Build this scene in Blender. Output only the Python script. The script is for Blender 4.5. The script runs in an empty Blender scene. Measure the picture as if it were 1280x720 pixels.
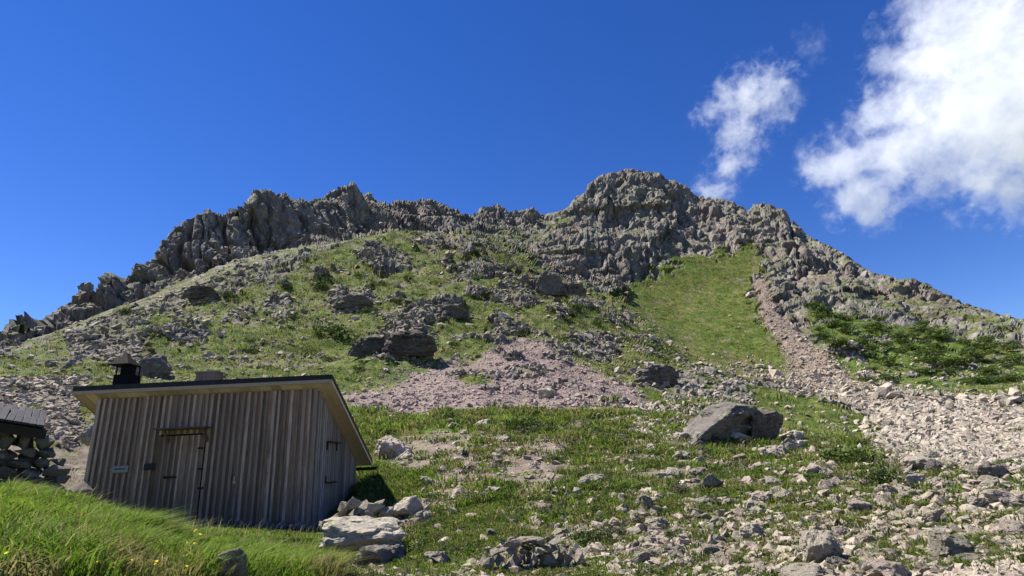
import bpy, bmesh, math, random
import numpy as np
from mathutils import Vector, Matrix

random.seed(7)
rng = np.random.default_rng(7)
scene = bpy.context.scene
COL = scene.collection

# ------------------------------------------------------------------ camera
EYE = 1.65
FPX, PITCH, ROLL = 704.5, math.radians(17.285), math.radians(-2.6)
CF = np.array([0, math.cos(PITCH), math.sin(PITCH)])
CU = np.array([0, -math.sin(PITCH), math.cos(PITCH)])
CR = np.array([1.0, 0, 0])
cr_, sr_ = math.cos(ROLL), math.sin(ROLL)
cam_data = bpy.data.cameras.new("camera")
cam = bpy.data.objects.new("camera", cam_data)
COL.objects.link(cam)
cam_data.sensor_width = 36
cam_data.lens = 36 * FPX / 1280
cam_data.clip_start = 0.05
cam_data.clip_end = 60000
R2, U2 = cr_ * CR + sr_ * CU, -sr_ * CR + cr_ * CU
cam.matrix_world = Matrix(((R2[0], U2[0], -CF[0], 0), (R2[1], U2[1], -CF[1], 0),
                           (R2[2], U2[2], -CF[2], EYE), (0, 0, 0, 1)))
scene.camera = cam

# ------------------------------------------------------------------ sky, sun, exposure
SUN_AZ = math.radians(-70)      # measured from +y towards +x (negative = left of the view)
SUN_EL = math.radians(57)
world = bpy.data.worlds.new("World")
scene.world = world
world.use_nodes = True
wn = world.node_tree
sky = wn.nodes.new("ShaderNodeTexSky")
sky.sky_type = 'NISHITA'
sky.sun_disc = False
sky.sun_elevation = SUN_EL
sky.sun_rotation = SUN_AZ
sky.altitude = 2000
sky.air_density = 1.0
sky.dust_density = 0.0
sky.ozone_density = 2.0
bg = wn.nodes["Background"]
bg.inputs[1].default_value = 0.10
hsv = wn.nodes.new("ShaderNodeHueSaturation")
hsv.inputs["Hue"].default_value = 0.518
hsv.inputs["Saturation"].default_value = 1.33
hsv.inputs["Value"].default_value = 0.78
wn.links.new(sky.outputs[0], hsv.inputs["Color"])
wn.links.new(hsv.outputs[0], bg.inputs[0])
sun_d = bpy.data.lights.new("sun", 'SUN')
sun_d.energy = 5.0
sun_d.angle = math.radians(0.53)
sun_d.color = (1.0, 0.95, 0.86)
sun = bpy.data.objects.new("sun", sun_d)
COL.objects.link(sun)
sdir = Vector((math.sin(SUN_AZ) * math.cos(SUN_EL), math.cos(SUN_AZ) * math.cos(SUN_EL), math.sin(SUN_EL)))
sun.rotation_euler = sdir.to_track_quat('Z', 'Y').to_euler()
vs = scene.view_settings
vs.view_transform = 'Standard'
vs.look = 'None'
vs.exposure = 1.1
vs.gamma = 1.0
vs.use_curve_mapping = False
scene.cycles.volume_bounces = 8
scene.cycles.max_bounces = 10

# ------------------------------------------------------------------ helpers: projection and noise
def unproj(px, py):
    a, b = (px - 640) / FPX, (360 - py) / FPX
    r, u = a * cr_ - b * sr_, a * sr_ + b * cr_
    return CF + r * CR + u * CU

def at_r(px, py, r):
    d = unproj(px, py)
    p = d * (r / math.hypot(d[0], d[1]))
    return np.array([p[0], p[1], p[2] + EYE])

def project(P):
    X, Y, Z = P[..., 0], P[..., 1], P[..., 2] - EYE
    d = Y * CF[1] + Z * CF[2]
    u = Y * CU[1] + Z * CU[2]
    d = np.where(d > 0.05, d, np.nan)
    a, b = X / d * FPX, u / d * FPX
    return 640 + a * cr_ + b * sr_, 360 - (-a * sr_ + b * cr_), d

_perm = rng.permutation(256).astype(np.int64)
_perm = np.concatenate([_perm, _perm, _perm])
_grad = rng.normal(size=(256, 3))
_grad /= np.linalg.norm(_grad, axis=1)[:, None]
_rnd = rng.random((256, 8))

def perlin(p, seed=0):
    p = p + seed * 17.31
    i = np.floor(p).astype(np.int64)
    f = p - i
    i &= 255
    w = f * f * f * (f * (f * 6 - 15) + 10)
    out = np.zeros(p.shape[0])
    for dx in (0, 1):
        wx = w[:, 0] if dx else 1 - w[:, 0]
        px_ = _perm[i[:, 0] + dx]
        for dy in (0, 1):
            wy = w[:, 1] if dy else 1 - w[:, 1]
            py_ = _perm[px_ + i[:, 1] + dy]
            for dz in (0, 1):
                wz = w[:, 2] if dz else 1 - w[:, 2]
                g = _grad[_perm[py_ + i[:, 2] + dz]]
                out += wx * wy * wz * (g[:, 0] * (f[:, 0] - dx) + g[:, 1] * (f[:, 1] - dy) + g[:, 2] * (f[:, 2] - dz))
    return out * 1.6

def fbm(p, lam, octv=4, seed=0, gain=0.5):
    s, a, tot = 0, 1.0, 0
    for k in range(octv):
        s = s + a * perlin(p / lam * (2 ** k), seed + k)
        tot += a
        a *= gain
    return s / tot

def facets(p, lam, seed=0, slope=0.9, sharp=16):
    """nearest-cell blocks, each with its own tilt and height: broken rock"""
    q = p / lam + seed * 9.17
    b = np.floor(q - 0.5).astype(np.int64)
    wsum = np.zeros(len(q))
    val = np.zeros(len(q))
    for dx in (0, 1):
        for dy in (0, 1):
            for dz in (0, 1):
                c = b + np.array([dx, dy, dz])
                m = c & 255
                h = _perm[_perm[_perm[m[:, 0]] + m[:, 1]] + m[:, 2]]
                rr = _rnd[h]
                d = q - (c + 0.5 + (rr[:, :3] - 0.5) * 0.8)
                w = np.exp(-sharp * (d * d).sum(1)) + 1e-12
                val += w * (((rr[:, 3:6] - 0.5) * 2 * slope * d).sum(1) + (rr[:, 6] - 0.5))
                wsum += w
    return val / wsum

def sstep(a, b, x):
    t = np.clip((x - a) / (b - a), 0, 1)
    return t * t * (3 - 2 * t)

def poly_sd(px, py, poly):
    """signed distance (positive inside) to a polygon"""
    poly = np.array(poly, float)
    inside = np.zeros(px.shape, bool)
    dist = np.full(px.shape, 1e9)
    n = len(poly)
    for k in range(n):
        x0, y0 = poly[k]
        x1, y1 = poly[(k + 1) % n]
        c = ((y0 > py) != (y1 > py))
        with np.errstate(all='ignore'):
            inside ^= c & (px < (x1 - x0) * (py - y0) / (y1 - y0 + 1e-12) + x0)
        ex, ey = x1 - x0, y1 - y0
        t = np.clip(((px - x0) * ex + (py - y0) * ey) / (ex * ex + ey * ey), 0, 1)
        dist = np.minimum(dist, np.hypot(px - x0 - t * ex, py - y0 - t * ey))
    return np.where(inside, dist, -dist)

def gsmooth(a, sig, axis=0):
    n = int(3 * sig) + 1
    k = np.exp(-0.5 * (np.arange(-n, n + 1) / sig) ** 2)
    k /= k.sum()
    pad = [(0, 0)] * a.ndim
    pad[axis] = (n, n)
    ap = np.pad(a, pad, mode='edge')
    return np.apply_along_axis(lambda v: np.convolve(v, k, mode='valid'), axis, ap)

def mesh_np(name, V, F, mat=None, tint=None, smooth=False):
    """F: (n,3) or (n,4) array, or a list of such arrays"""
    Fs = F if isinstance(F, list) else [F]
    me = bpy.data.meshes.new(name)
    nl = sum(f.size for f in Fs)
    npoly = sum(len(f) for f in Fs)
    me.vertices.add(len(V))
    me.vertices.foreach_set("co", np.asarray(V, np.float32).ravel())
    me.loops.add(nl)
    me.loops.foreach_set("vertex_index", np.concatenate([f.ravel() for f in Fs]).astype(np.int32))
    me.polygons.add(npoly)
    tot = np.concatenate([np.full(len(f), f.shape[1]) for f in Fs])
    me.polygons.foreach_set("loop_start", (np.cumsum(tot) - tot).astype(np.int32))
    me.update(calc_edges=True)
    me.polygons.foreach_set("use_smooth", np.full(npoly, smooth))
    if tint is not None:
        a = me.color_attributes.new("tint", 'FLOAT_COLOR', 'POINT')
        t = np.ones((len(V), 4), np.float32)
        t[:, :tint.shape[1]] = tint
        a.data.foreach_set("color", t.ravel())
    if mat:
        me.materials.append(mat)
    return me

def link(name, data, parent=None, loc=None, rot=None):
    o = bpy.data.objects.new(name, data)
    COL.objects.link(o)
    if parent:
        o.parent = parent
    if loc is not None:
        o.location = loc
    if rot is not None:
        o.rotation_euler = rot
    return o

def tag(o, label, cat, group=None):
    o["label"] = label
    o["category"] = cat
    if group:
        o["group"] = group
    return o

def stuff(o, label=None, cat=None):
    o["kind"] = "stuff"
    if label:
        o["label"] = label
        o["category"] = cat
    return o

# ------------------------------------------------------------------ materials
class NT:
    def __init__(self, name):
        self.m = bpy.data.materials.new(name)
        self.m.use_nodes = True
        self.t = self.m.node_tree
        self.b = self.t.nodes["Principled BSDF"]
        self.b.inputs["Roughness"].default_value = 0.9
        self.b.inputs["Specular IOR Level"].default_value = 0.15
    def n(self, typ, **kw):
        nd = self.t.nodes.new("ShaderNode" + typ)
        for k, v in kw.items():
            setattr(nd, k, v)
        return nd
    def set(self, sock, v):
        if hasattr(v, "is_output"):
            self.t.links.new(v, sock)
        else:
            sock.default_value = v
    def noise(self, vec, scale, detail=4, rough=0.6, col=False):
        nd = self.n("TexNoise")
        self.set(nd.inputs["Vector"], vec)
        nd.inputs["Scale"].default_value = scale
        nd.inputs["Detail"].default_value = detail
        nd.inputs["Roughness"].default_value = rough
        return nd.outputs["Color" if col else "Fac"]
    def voro(self, vec, scale, out="Color", feature='F1'):
        nd = self.n("TexVoronoi", feature=feature)
        self.set(nd.inputs["Vector"], vec)
        nd.inputs["Scale"].default_value = scale
        return nd.outputs[out]
    def math(self, op, a, b=0.0, c=0.0):
        nd = self.n("Math", operation=op)
        for s, v in zip(nd.inputs, (a, b, c)):
            self.set(s, v)
        return nd.outputs[0]
    def ramp(self, v, a, b, lo=0.0, hi=1.0):
        nd = self.n("MapRange", interpolation_type='SMOOTHSTEP')
        self.set(nd.inputs[0], v)
        for s, x in zip(nd.inputs[1:5], (a, b, lo, hi)):
            self.set(s, x)
        return nd.outputs[0]
    def mix(self, f, a, b, mode='MIX'):
        nd = self.n("Mix", data_type='RGBA', blend_type=mode)
        self.set(nd.inputs[0], f)
        for s, v in ((nd.inputs[6], a), (nd.inputs[7], b)):
            if isinstance(v, tuple):
                v = (*v, 1.0) if len(v) == 3 else v
            self.set(s, v)
        return nd.outputs[2]
    def scale(self, col, v):
        nd = self.n("VectorMath", operation='SCALE')
        self.set(nd.inputs[0], col)
        self.set(nd.inputs["Scale"], v)
        return nd.outputs[0]
    def coord(self, out="Object"):
        return self.n("TexCoord").outputs[out]
    def mapping(self, vec, scale=(1, 1, 1), rot=(0, 0, 0)):
        nd = self.n("Mapping")
        self.set(nd.inputs[0], vec)
        nd.inputs["Scale"].default_value = scale
        nd.inputs["Rotation"].default_value = rot
        return nd.outputs[0]
    def bump(self, h, dist=0.05, strength=1.0):
        nd = self.n("Bump")
        nd.inputs["Strength"].default_value = strength
        nd.inputs["Distance"].default_value = dist
        self.set(nd.inputs["Height"], h)
        self.set(self.b.inputs["Normal"], nd.outputs[0])
    def color(self, c):
        if isinstance(c, tuple):
            c = (*c, 1.0)
        self.set(self.b.inputs["Base Color"], c)

def mat_terrain():
    k = NT("mountain_ground")
    v = k.coord()
    z = k.n("Attribute", attribute_name="zone")
    sep = k.n("SeparateColor")
    k.t.links.new(z.outputs["Color"], sep.inputs[0])
    rock, grass, pink = sep.outputs[0], sep.outputs[1], sep.outputs[2]
    lush = z.outputs["Alpha"]
    geo = k.n("NewGeometry")
    sx = k.n("SeparateXYZ")
    k.t.links.new(geo.outputs["Normal"], sx.inputs[0])
    nz = sx.outputs[2]
    n_big = k.noise(v, 0.05, 5)
    n_mid = k.noise(v, 0.5, 5, 0.65)
    n_fine = k.noise(v, 4.0, 5, 0.7)
    cell1 = k.n("SeparateColor")
    k.t.links.new(k.voro(v, 1.1), cell1.inputs[0])
    cell2 = k.n("SeparateColor")
    k.t.links.new(k.voro(v, 5.0), cell2.inputs[0])
    # bare rock
    strat = k.noise(k.mapping(v, (0.35, 0.35, 0.09), (0, 0.35, 0)), 1.0, 6, 0.7)
    rk = k.mix(k.ramp(strat, 0.35, 0.68), (0.10, 0.09, 0.082), (0.33, 0.30, 0.265))
    rk = k.mix(k.ramp(k.noise(v, 0.035, 3), 0.47, 0.62, 0, 0.5), rk, (0.21, 0.15, 0.138))
    rk = k.mix(k.ramp(n_mid, 0.55, 0.75, 0, 0.6), rk, (0.38, 0.35, 0.30))
    rk = k.mix(k.ramp(n_fine, 0.3, 0.75, 0.35, 0.0), rk, (0.07, 0.065, 0.06))
    # rubble
    rb = k.mix(cell1.outputs[0], (0.095, 0.078, 0.055), (0.25, 0.205, 0.15))
    rb = k.mix(k.math('MULTIPLY', cell2.outputs[1], 0.6), rb, (0.21, 0.17, 0.12))
    pk = k.mix(cell2.outputs[0], (0.15, 0.107, 0.098), (0.31, 0.235, 0.215))
    pk = k.mix(k.math('MULTIPLY', cell1.outputs[1], 0.35), pk, (0.22, 0.17, 0.14))
    rb = k.mix(pink, rb, pk)
    rb = k.mix(k.ramp(n_fine, 0.35, 0.7, 0.45, 0), rb, (0.09, 0.08, 0.06))
    # grass
    g = k.mix(k.ramp(n_mid, 0.35, 0.68), (0.06, 0.078, 0.013), (0.138, 0.135, 0.036))
    gl = k.mix(k.ramp(n_mid, 0.4, 0.7), (0.052, 0.095, 0.011), (0.115, 0.14, 0.026))
    g = k.mix(lush, g, gl)
    g = k.mix(k.ramp(k.noise(v, 1.1, 6, 0.75), 0.34, 0.54, 0.8, 0), g, (0.028, 0.042, 0.012))
    n_low = k.noise(v, 0.14, 5, 0.65)
    g = k.mix(k.ramp(n_low, 0.5, 0.68, 0, 0.6), g, (0.16, 0.135, 0.052))
    g = k.mix(k.ramp(n_low, 0.3, 0.46, 0.55, 0), g, (0.045, 0.08, 0.012))
    brk = k.math('ADD', k.math('MULTIPLY', k.math('SUBTRACT', n_mid, 0.5), 1.6), k.math('MULTIPLY', k.math('SUBTRACT', n_fine, 0.5), 1.1))
    gf = k.ramp(k.math('ADD', grass, brk), 0.38, 0.62)
    # grassy ledges in the rock
    ledge = k.math('MULTIPLY', k.ramp(nz, 0.5, 0.75), k.ramp(k.math('ADD', n_mid, k.math('MULTIPLY', n_big, 0.7)), 0.72, 0.9))
    base = k.mix(gf, rb, g)
    rk = k.mix(k.math('MULTIPLY', ledge, 0.85), rk, g)
    rf = k.ramp(k.math('ADD', rock, k.math('MULTIPLY', k.math('SUBTRACT', n_mid, 0.5), 0.9)), 0.4, 0.6)
    k.color(k.mix(rf, base, rk))
    h = k.math('ADD', k.math('MULTIPLY', n_fine, 0.5), k.math('MULTIPLY', cell2.outputs[2], 0.25))
    h = k.math('ADD', k.math('MULTIPLY', h, 0.16), k.math('MULTIPLY', k.math('ADD', k.noise(v, 0.9, 6, 0.7), strat), k.math('MULTIPLY', rf, 0.4)))
    k.bump(h, 1.0, 0.9)
    return k.m

def mat_rock(name, dark, light, pink, lichen=0.5, obj=True):
    k = NT(name)
    v = k.coord()
    if obj:
        oi = k.n("ObjectInfo")
        rnd = oi.outputs["Random"]
        va = k.n("VectorMath", operation='ADD')
        k.t.links.new(v, va.inputs[0])
        k.t.links.new(k.scale(oi.outputs["Location"], 3.1), va.inputs[1])
        v = va.outputs[0]
        tone = rnd
        tone2 = k.math('FRACT', k.math('MULTIPLY', rnd, 7.3))
    else:
        t = k.n("Attribute", attribute_name="tint")
        s = k.n("SeparateColor")
        k.t.links.new(t.outputs["Color"], s.inputs[0])
        tone, tone2 = s.outputs[0], s.outputs[1]
    geo = k.n("NewGeometry")
    sx = k.n("SeparateXYZ")
    k.t.links.new(geo.outputs["Normal"], sx.inputs[0])
    c = k.mix(tone, dark, light)
    c = k.mix(k.ramp(tone2, 0.55, 0.9, 0, 0.75), c, pink)
    nm = k.noise(v, 1.6, 6, 0.7)
    nf = k.noise(v, 18.0 if obj else 9.0, 8, 0.75)
    c = k.mix(k.ramp(nm, 0.4, 0.7, 0, 0.55), c, tuple(x * 1.2 for x in light))
    c = k.mix(k.ramp(nf, 0.28, 0.55, 0.65, 0), c, tuple(x * 0.5 for x in dark))
    if lichen > 0:
        ln = k.noise(v, 3.5, 5, 0.75)
        lf = k.math('MULTIPLY', k.ramp(ln, 0.56, 0.66, 0, lichen), k.ramp(sx.outputs[2], 0.0, 0.6))
        c = k.mix(lf, c, (0.36, 0.36, 0.13))
        c = k.mix(k.ramp(k.noise(v, 5.7, 4), 0.6, 0.66, 0, lichen * 0.8), c, (0.42, 0.42, 0.37))
        c = k.mix(k.ramp(k.noise(v, 26.0, 3), 0.6, 0.68, 0, 0.5), c, (0.06, 0.058, 0.05))
        c = k.mix(k.ramp(k.noise(v, 4.1, 6, 0.7), 0.55, 0.68, 0, lichen), c, (0.05, 0.05, 0.045))
    k.color(c)
    k.bump(k.math('ADD', k.math('MULTIPLY', nm, 0.7), k.math('MULTIPLY', nf, 0.35)), 0.12, 0.9)
    return k.m

def mat_tint(name, transl=0.45, rough=0.7):
    k = NT(name)
    t = k.n("Attribute", attribute_name="tint")
    k.t.links.new(t.outputs["Color"], k.b.inputs["Base Color"])
    k.b.inputs["Roughness"].default_value = rough
    tr = k.n("BsdfTranslucent")
    k.t.links.new(t.outputs["Color"], tr.inputs[0])
    mx = k.n("MixShader")
    mx.inputs[0].default_value = transl
    k.t.links.new(k.b.outputs[0], mx.inputs[1])
    k.t.links.new(tr.outputs[0], mx.inputs[2])
    k.t.links.new(mx.outputs[0], k.t.nodes["Material Output"].inputs[0])
    return k.m

def mat_wood(name, a, b, axis=(14, 14, 1.2), stain=0.5, rough=0.85):
    k = NT(name)
    oi = k.n("ObjectInfo")
    va = k.n("VectorMath", operation='ADD')
    k.t.links.new(k.coord(), va.inputs[0])
    k.t.links.new(k.scale(oi.outputs["Location"], 5.7), va.inputs[1])
    v = va.outputs[0]
    gr = k.noise(k.mapping(v, axis), 2.2, 6, 0.75)
    c = k.mix(k.ramp(gr, 0.3, 0.72), a, b)
    c = k.mix(k.math('MULTIPLY', oi.outputs["Random"], 0.75), c, tuple(x * 0.45 for x in a))
    st = k.noise(k.mapping(v, tuple(x * 0.25 for x in axis)), 2.0, 4, 0.6)
    c = k.mix(k.ramp(st, 0.5, 0.75, 0, stain), c, (0.03, 0.024, 0.02))
    k.color(c)
    k.b.inputs["Roughness"].default_value = rough
    k.bump(gr, 0.012, 0.8)
    return k.m

def mat_plain(name, c, rough=0.5, metal=0.0, var=0.3):
    k = NT(name)
    n = k.noise(k.coord(), 6, 5, 0.7)
    k.color(k.mix(k.ramp(n, 0.3, 0.7, 0, var), c, tuple(min(1, x * 1.8 + 0.01) for x in c)))
    k.b.inputs["Roughness"].default_value = rough
    k.b.inputs["Metallic"].default_value = metal
    return k.m

M_TER = mat_terrain()
M_BOULDER = mat_rock("boulder_rock", (0.19, 0.165, 0.13), (0.47, 0.415, 0.33), (0.42, 0.33, 0.29), 0.85)
M_DARKB = mat_rock("dark_boulder_rock", (0.12, 0.105, 0.095), (0.25, 0.225, 0.2), (0.22, 0.175, 0.16), 0.5)
M_CRAG = mat_rock("crag_rock", (0.065, 0.057, 0.05), (0.145, 0.13, 0.113), (0.125, 0.097, 0.09), 0.3)
M_CRAGS = mat_rock("outcrop_block_rock", (0.075, 0.066, 0.058), (0.27, 0.24, 0.205), (0.22, 0.17, 0.15), 0.35, False)
M_RUB = mat_rock("rubble_rock", (0.11, 0.093, 0.072), (0.43, 0.37, 0.285), (0.35, 0.265, 0.225), 0.4, False)
M_TAN = mat_rock("tan_block_rock", (0.15, 0.13, 0.105), (0.44, 0.385, 0.31), (0.36, 0.285, 0.24), 0.35, False)
M_PINK = mat_rock("pink_scree_rock", (0.17, 0.125, 0.115), (0.42, 0.325, 0.30), (0.30, 0.225, 0.22), 0.0, False)
M_GRASS = mat_tint("grass_blades")
M_LEAF = mat_tint("shrub_leaves", 0.25)

# ------------------------------------------------------------------ terrain: contour lines (pixel, pixel, metres away)
CURVES = [
    [(0, 720, 4.6), (250, 720, 5.2), (450, 720, 6.3), (640, 720, 6.4), (900, 720, 6.2), (1280, 720, 5.6)],
    [(0, 614, 8.6), (105, 632, 8.8), (180, 657, 9.2), (250, 680, 9.8), (330, 692, 10.2), (400, 698, 10.0), (470, 712, 9.0), (560, 702, 8.2),
     (640, 690, 8.2), (900, 678, 8.2), (1100, 666, 8.2), (1280, 655, 8.2)],
    [(-60, 625, 12.5), (20, 630, 13.2), (105, 652, 17.3), (250, 657, 15.7), (388, 664, 14.5), (445, 656, 13.6), (560, 642, 11.6), (700, 638, 10.8), (900, 626, 10.8),
     (1100, 614, 11), (1280, 604, 11)],
    [(0, 575, 21), (105, 592, 23), (388, 606, 21.5), (450, 595, 19.5), (560, 582, 17), (700, 578, 17), (900, 582, 16.5), (1000, 576, 16.5), (1100, 570, 16.5), (1280, 566, 16.5)],
    [(0, 505, 34), (105, 512, 34), (450, 530, 32), (560, 525, 31), (700, 520, 31), (850, 522, 33), (950, 545, 28), (1100, 547, 25), (1280, 548, 25)],
    [(0, 472, 46), (150, 472, 50), (420, 482, 48), (560, 472, 50), (700, 465, 53), (850, 482, 54), (950, 522, 44), (1080, 540, 38), (1180, 535, 42), (1280, 528, 44)],
    [(0, 456, 62), (150, 442, 72), (420, 430, 74), (560, 420, 78), (700, 420, 82), (800, 440, 82), (880, 472, 76), (980, 505, 66), (1090, 531, 60), (1180, 522, 64), (1280, 512, 72)],
    [(0, 452, 80), (100, 427, 95), (250, 390, 105), (420, 368, 117), (560, 356, 118), (680, 372, 112), (760, 404, 108), (850, 450, 102), (950, 491, 98), (1050, 517, 96), (1140, 508, 103), (1280, 498, 115)],
    [(0, 450, 95), (60, 426, 120), (150, 395, 130), (280, 338, 150), (400, 307, 160), (500, 289, 165), (600, 292, 162), (690, 343, 145), (740, 375, 137),
     (800, 406, 130), (860, 440, 124), (950, 483, 118), (1040, 508, 114), (1140, 497, 125), (1280, 490, 135)],
    [(0, 453, 110), (60, 421, 140), (150, 386, 150), (280, 334, 165), (400, 308, 180), (500, 298, 195), (600, 303, 195), (690, 365, 175), (740, 400, 165),
     (800, 430, 160), (860, 460, 152), (950, 487, 143), (1040, 495, 138), (1140, 484, 148), (1280, 480, 158)],
    [(0, 445, 130), (60, 413, 155), (150, 380, 170), (280, 326, 180), (380, 302, 195), (500, 290, 225), (590, 290, 245), (650, 312, 240), (700, 347, 220), (760, 364, 212),
     (850, 420, 190), (950, 455, 175), (1040, 462, 165), (1140, 466, 165), (1280, 470, 175)],
    [(0, 430, 140), (60, 402, 162), (150, 366, 178), (280, 302, 188), (380, 282, 205), (500, 278, 235), (590, 278, 260), (650, 297, 255), (700, 320, 235), (760, 340, 230),
     (820, 358, 232), (900, 370, 225), (960, 380, 215), (1050, 420, 195), (1140, 430, 190), (1280, 440, 195)],
    [(0, 424, 150), (60, 394, 168), (150, 358, 184), (230, 302, 190), (280, 278, 195), (330, 258, 198), (400, 260, 215), (440, 252, 225), (500, 268, 245), (590, 274, 270), (650, 282, 268),
     (700, 295, 250), (760, 285, 252), (850, 300, 258), (930, 310, 260), (960, 325, 248), (1000, 345, 236), (1080, 375, 224), (1140, 395, 217), (1280, 420, 215)],
]
SKYLINE = [(-60, 440), (-20, 428), (0, 422), (10, 410), (26, 407), (42, 409), (54, 412), (57, 400), (69, 390), (90, 376), (101, 363), (113, 364), (116, 374), (128, 360), (149, 355), (167, 340),
           (187, 326), (194, 312), (207, 310), (210, 303), (222, 284), (240, 272), (262, 265), (278, 267), (299, 262), (311, 256), (319, 241), (339, 237), (349, 246), (361, 241), (368, 255), (384, 253),
           (400, 247), (415, 236), (439, 235), (463, 248), (484, 256), (508, 253), (519, 250), (543, 252), (564, 262), (585, 269), (592, 265), (602, 256), (623, 252), (633, 262), (651, 261), (664, 257),
           (675, 268), (682, 270), (712, 259), (719, 246), (731, 240), (735, 228), (750, 216), (764, 210), (785, 206), (799, 211), (816, 214), (837, 223), (858, 230), (870, 244), (899, 247), (917, 251),
           (936, 265), (942, 256), (962, 257), (979, 261), (988, 273), (991, 289), (1007, 296), (1028, 306), (1060, 322), (1073, 332), (1094, 343), (1122, 348), (1157, 355), (1185, 371), (1209, 379),
           (1240, 393), (1280, 405), (1340, 428)]
SKY_R = [(-60, 155), (0, 158), (60, 174), (113, 182), (150, 190), (222, 196), (339, 206), (415, 230), (439, 236), (484, 256), (543, 275), (585, 287), (602, 282), (664, 285), (682, 300), (712, 292),
         (735, 284), (785, 288), (860, 300), (940, 295), (990, 282), (1040, 264), (1094, 252), (1157, 242), (1280, 236), (1340, 236)]

NA = 1240
az_in = np.radians(np.linspace(-50, 50, NA))
az = np.concatenate([np.radians(np.linspace(-180, -51, 70)), az_in, np.radians(np.linspace(51, 180, 70))])
def curve_rz(pts, sig):
    p = np.array([at_r(*q) for q in pts])
    a, r = np.arctan2(p[:, 0], p[:, 1]), np.hypot(p[:, 0], p[:, 1])
    o = np.argsort(a)
    R = np.interp(az, a[o], r[o])
    T = np.interp(az, a[o], ((p[:, 2] - EYE) / r)[o])
    if sig:
        R, T = gsmooth(R, sig), gsmooth(T, sig)
    return R, R * T + EYE
RS, ZS = [np.full(len(az), 0.3), np.full(len(az), 2.6)], [np.full(len(az), 0.0), np.full(len(az), 0.05)]
for c in CURVES:
    R, Z = curve_rz(c, 9)
    RS.append(R)
    ZS.append(Z)
sk = [(x, y, np.interp(x, [q[0] for q in SKY_R], [q[1] for q in SKY_R])) for x, y in SKYLINE]
R, Z = curve_rz(sk, 1.0)
RS.append(R); ZS.append(Z + 2.4)
RS.append(R + 7); ZS.append(Z - 4.0)
RS.append(R + 70); ZS.append(Z - 40)
RS.append(np.full(len(az), 700.0)); ZS.append(np.full(len(az), -30.0))
RS.append(np.full(len(az), 9000.0)); ZS.append(np.full(len(az), -220.0))
RS, ZS = np.array(RS), np.array(ZS)
RS = np.maximum.accumulate(RS + np.arange(len(RS))[:, None] * 1e-3, axis=0)
wbk = sstep(math.radians(58), math.radians(110), np.abs(az))
ZS = ZS * (1 - wbk) - wbk * RS * 0.06
NR = 2400
rf = np.geomspace(0.4, 9000, NR)
NM = 540
RG = np.zeros((len(az), NM))
ZG = np.zeros((len(az), NM))
n_s = 7
ker = np.exp(-0.5 * (np.arange(-n_s, n_s + 1) / 3.0) ** 2)
ker /= ker.sum()
for i in range(len(az)):
    z = np.interp(rf, RS[:, i], ZS[:, i])
    z = np.convolve(np.pad(z, n_s, mode='edge'), ker, mode='valid')
    e = np.arctan2(z - EYE, rf)
    de = np.diff(e)
    w = np.where(de > 0, de, -de * 0.35)
    w = np.where(e[1:] < math.radians(-15), w * 0.08, w)
    w = w + 0.035 * np.diff(np.log(rf)) * np.where((rf[1:] < RS[-4, i]) & (rf[1:] > 3), 1, 0.15)
    w = np.where(rf[1:] > RS[-4, i] + 3, w * 0.12, w)
    cw = np.concatenate([[0], np.cumsum(w)])
    RG[i] = np.interp(np.linspace(0, cw[-1], NM), cw, rf)
    ZG[i] = np.interp(RG[i], rf, z)
RG = gsmooth(RG, 2.0, 0)
for i in range(len(az)):
    z = np.interp(rf, RS[:, i], ZS[:, i])
    z = np.convolve(np.pad(z, n_s, mode='edge'), ker, mode='valid')
    ZG[i] = np.interp(RG[i], rf, z)
G = np.stack([np.sin(az)[:, None] * RG, np.cos(az)[:, None] * RG, ZG], axis=-1)
NAZ = len(az)
du = np.gradient(G, axis=0)
dv = np.gradient(G, axis=1)
NRM = np.cross(du, dv)
NRM /= np.linalg.norm(NRM, axis=-1, keepdims=True) + 1e-12
NRM *= np.sign(NRM[..., 2:3] + 1e-9)
NRM = gsmooth(gsmooth(NRM, 3, 0), 3, 1)
NRM /= np.linalg.norm(NRM, axis=-1, keepdims=True)

P = G.reshape(-1, 3)
N = NRM.reshape(-1, 3)
rr = RG.ravel()
PX, PY, PD = project(P)
PX = np.nan_to_num(PX, nan=-9999)
PY = np.nan_to_num(PY, nan=9999)
# curve index position of each vertex (which band of the hillside it lies in)
BAND = np.zeros_like(RG)
for i in range(NAZ):
    BAND[i] = np.interp(RG[i], RS[:, i], np.arange(len(RS)))
BAND = BAND.ravel()          # 2.. = CURVES[0]; CURVES[k] is k+2; skyline = len(CURVES)+2
B_CREST, B_DIP, B_BASE, B_SKY = 10, 11, 12, 15
far = rr > 600
nA = fbm(P, 26.0, 4, 1)
nB = fbm(P, 7.0, 4, 5)
nC = fbm(P, 1.6, 3, 9)
wx0 = wx = PX + nB * 16 + nC * 6
wy0 = wy = PY + nA * 5 + nB * 10 + nC * 4
def zone(poly, soft=8, bmin=0, bmax=99, warp=0.0):
    bb = np.array(poly)
    wx, wy = wx0 + warp * (nA * 26 + nB * 14), wy0 + warp * (nA * 10 + nB * 12)
    s = (wx > bb[:, 0].min() - 30) & (wx < bb[:, 0].max() + 30) & (wy > bb[:, 1].min() - 30) & (wy < bb[:, 1].max() + 30) & (BAND >= bmin) & (BAND <= bmax)
    out = np.zeros(len(P))
    out[s] = sstep(-soft, soft, poly_sd(wx[s], wy[s], poly))
    return out
def put(a, v, m):
    return a * (1 - m) + v * m

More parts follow.
